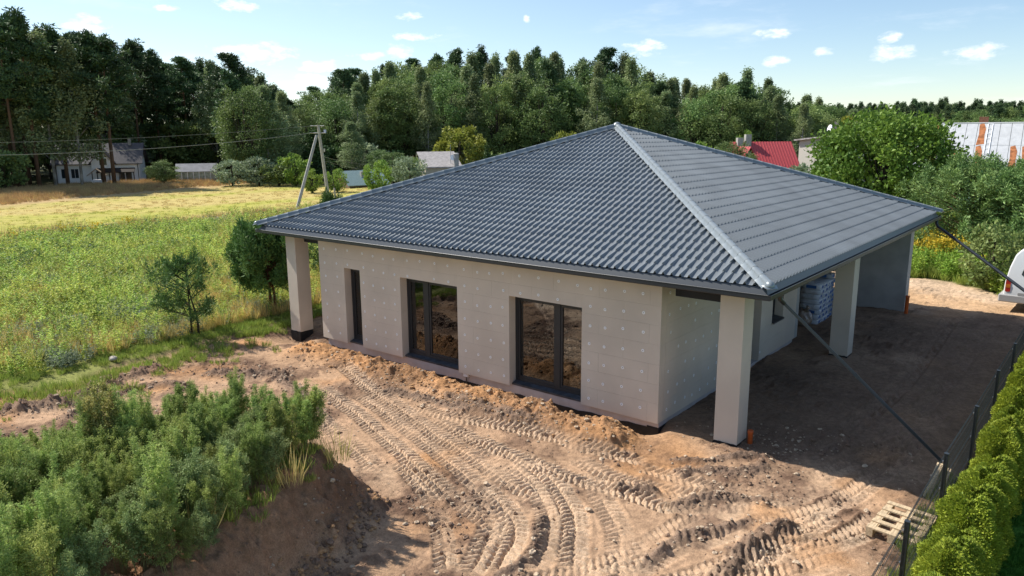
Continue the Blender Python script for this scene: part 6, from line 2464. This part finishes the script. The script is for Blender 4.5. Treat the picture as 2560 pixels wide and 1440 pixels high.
scatter('roadside_weeds', np.stack([x, y, gz(x, y)], 1), sr.rand(len(x)) * 6.283, 0.7 + 0.5 * sr.rand(len(x)), idx, protos_b, 'bright green roadside weeds with yellow goldenrod past the carport', 'weeds')

# lawn behind the hedge
n = 9000
x = 3.6 + 5.5 * sr.rand(n)
y = -6 + 18 * sr.rand(n)
scatter('lawn_grass', np.stack([x, y, gz(x, y)], 1), sr.rand(n) * 6.283, 0.6 + 0.5 * sr.rand(n), np.zeros(n, int), [blades(830, 60, 0.10, 0.010, 0.10, 0.9, G_LAWN, 'lawn_tuft')], 'short green lawn behind the thuja hedge', 'lawn')

# sparse tufts at the dirt edge, the mound and under the fence
px_, py_, ps_, pi_ = [], [], [], []
for k in range(900):
    t = sr.rand()
    if t < 0.45:
        y = sr.uniform(-9, 3)
        x = float(edge_x(y)) + abs(sr.normal()) * (0.9 if y < -0.8 else 0.2)
        s, i = sr.uniform(0.4, 0.9), 0
    elif t < 0.75:
        x, y = sr.uniform(2.7, 3.35), sr.uniform(-5, 2.0) - 1.5 * sr.rand()
        s, i = sr.uniform(0.4, 0.9), 0
    else:
        x, y = sr.uniform(-6.0, -3.9), sr.uniform(-9.0, -5.8)
        if float(poly_sd(np.array([x]), np.array([y]), MOUND)[0]) < 0.05:
            continue
        s, i = sr.uniform(0.45, 0.8), (1 if sr.rand() < 0.12 else 0)
    px_.append(x)
    py_.append(y)
    ps_.append(s)
    pi_.append(i)
px_, py_ = np.array(px_), np.array(py_)
scatter('edge_grass_tufts', np.stack([px_, py_, gz(px_, py_)], 1), sr.rand(len(px_)) * 6.283, ps_, pi_, [protos[0], protos[1]], 'loose grass tufts at the edges of the dirt yard', 'grass')


# clods of soil
def clod(seed, m):
    rg = np.random.RandomState(seed)
    bm = bmesh.new()
    bmesh.ops.create_icosphere(bm, subdivisions=2, radius=1)
    o = rg.rand(3) * 6
    for v in bm.verts:
        c = v.co.copy()
        k = 1 + 0.28 * math.sin(c.x * 2.3 + o[0]) * math.sin(c.y * 2.9 + o[1]) + 0.22 * math.sin(c.z * 4.1 + c.x * 3 + o[2]) + 0.1 * rg.normal()
        v.co = Vector((c.x * k, c.y * k * 0.85, c.z * k * 0.65))
    me = bpy.data.meshes.new('clod')
    bm.to_mesh(me)
    bm.free()
    me.materials.append(m)
    return me


C_D = mat('dark_soil_clod', (0.23, 0.155, 0.11), 0.98, 0.05, var=0.25, vscale=2, bump=0.6, bscale=4)
C_O = mat('orange_soil_clod', (0.42, 0.25, 0.13), 0.98, 0.05, var=0.2, vscale=2, bump=0.6, bscale=4)
C_S = mat('sandy_clod', (0.50, 0.39, 0.28), 0.98, 0.05, var=0.2, vscale=2, bump=0.6, bscale=4)
n = 60000
x = -15.5 + 18.3 * sr.rand(n)
y = -9.5 + 12 * sr.rand(n)
m_, _s = mound_h(x, y)
wet = sst(0.0, 0.4, fbm(x, y, 0.55, 3, off=12.0))
berm = sst(-13.6, -12.8, x) * sst(-2.0, -2.9, x) * np.exp(-((y + 0.55) / 0.55) ** 2)
foot = np.exp(-((m_ - 0.2) / 0.4) ** 2) * (x > -7.5) * (m_ > 0.003)
dens = 0.05 + 0.5 * wet + 0.75 * berm + 0.9 * foot
for path, hh, hw in RIDGES:
    pth = catmull(path, 0.3)
    dmin = np.min(np.hypot(x[:, None] - pth[None, :, 0], y[:, None] - pth[None, :, 1]), 1)
    dens = dens + 0.9 * np.exp(-(dmin / (hw * 1.2)) ** 2)
g_, lw_, bk_, w1_, w2_ = zones(x, y)
inh = (x > -14) & (x < -2.2) & (y > 0.5)
keep = (sr.rand(n) < dens) & (g_ < 0.4) & (x < 2.9) & ~inh & (m_ < 0.95)
x, y, wet, berm, foot = x[keep], y[keep], wet[keep], berm[keep], foot[keep]
n = len(x)
size = 0.007 + 0.018 * sr.rand(n) ** 3 + 0.04 * (sr.rand(n) ** 18) + 0.05 * foot * sr.rand(n) ** 4
r1 = sr.rand(n)
idx = np.where(berm > 0.3, np.where(r1 < 0.7, 1, 2), np.where(foot > 0.4, np.where(r1 < 0.6, 0, 1), np.where(wet > 0.3, np.where(r1 < 0.75, 0, 2), np.where(r1 < 0.5, 2, 0))))
idx = idx + 3 * (sr.rand(n) < 0.5)
scatter('soil_clods', np.stack([x, y, gz(x, y) + size * 0.25], 1), sr.rand(n) * 6.283, size, idx, [clod(900, C_D), clod(901, C_O), clod(902, C_S), clod(903, C_D), clod(904, C_O), clod(905, C_S)], 'loose clods of soil over the dirt yard', 'soil')

# far wood on the right horizon
n = 620
a = R(-19.5) + R(30) * sr.rand(n)
D = 300 + 190 * sr.rand(n)
near = sr.rand(n) < 0.22
D = np.where(near, 210 + 60 * sr.rand(n), D)
x, y = CX + D * np.sin(a), CY + D * np.cos(a)
zz = gz(x, y)
top = CZ + D * np.tan(np.radians(np.where(near, 0.75, np.where(D > 400, 1.72, 1.45)) + 0.12 * sr.normal(size=n)))
hh = top - zz
idx = np.where(near, 2 + (sr.rand(n) < 0.5), np.where(sr.rand(n) < 0.8, sr.randint(0, 2, n), 2))
pm = [KINDS['pine0'][1], KINDS['pine1'][1], KINDS['leafy0'][1], KINDS['leafy2'][1]]
kh = np.array([20, 20, 18, 18])[idx]
scatter('far_wood', np.stack([x, y, zz], 1), sr.rand(n) * 6.283, hh / kh, idx, pm, 'distant dark pine wood along the right horizon', 'wood')
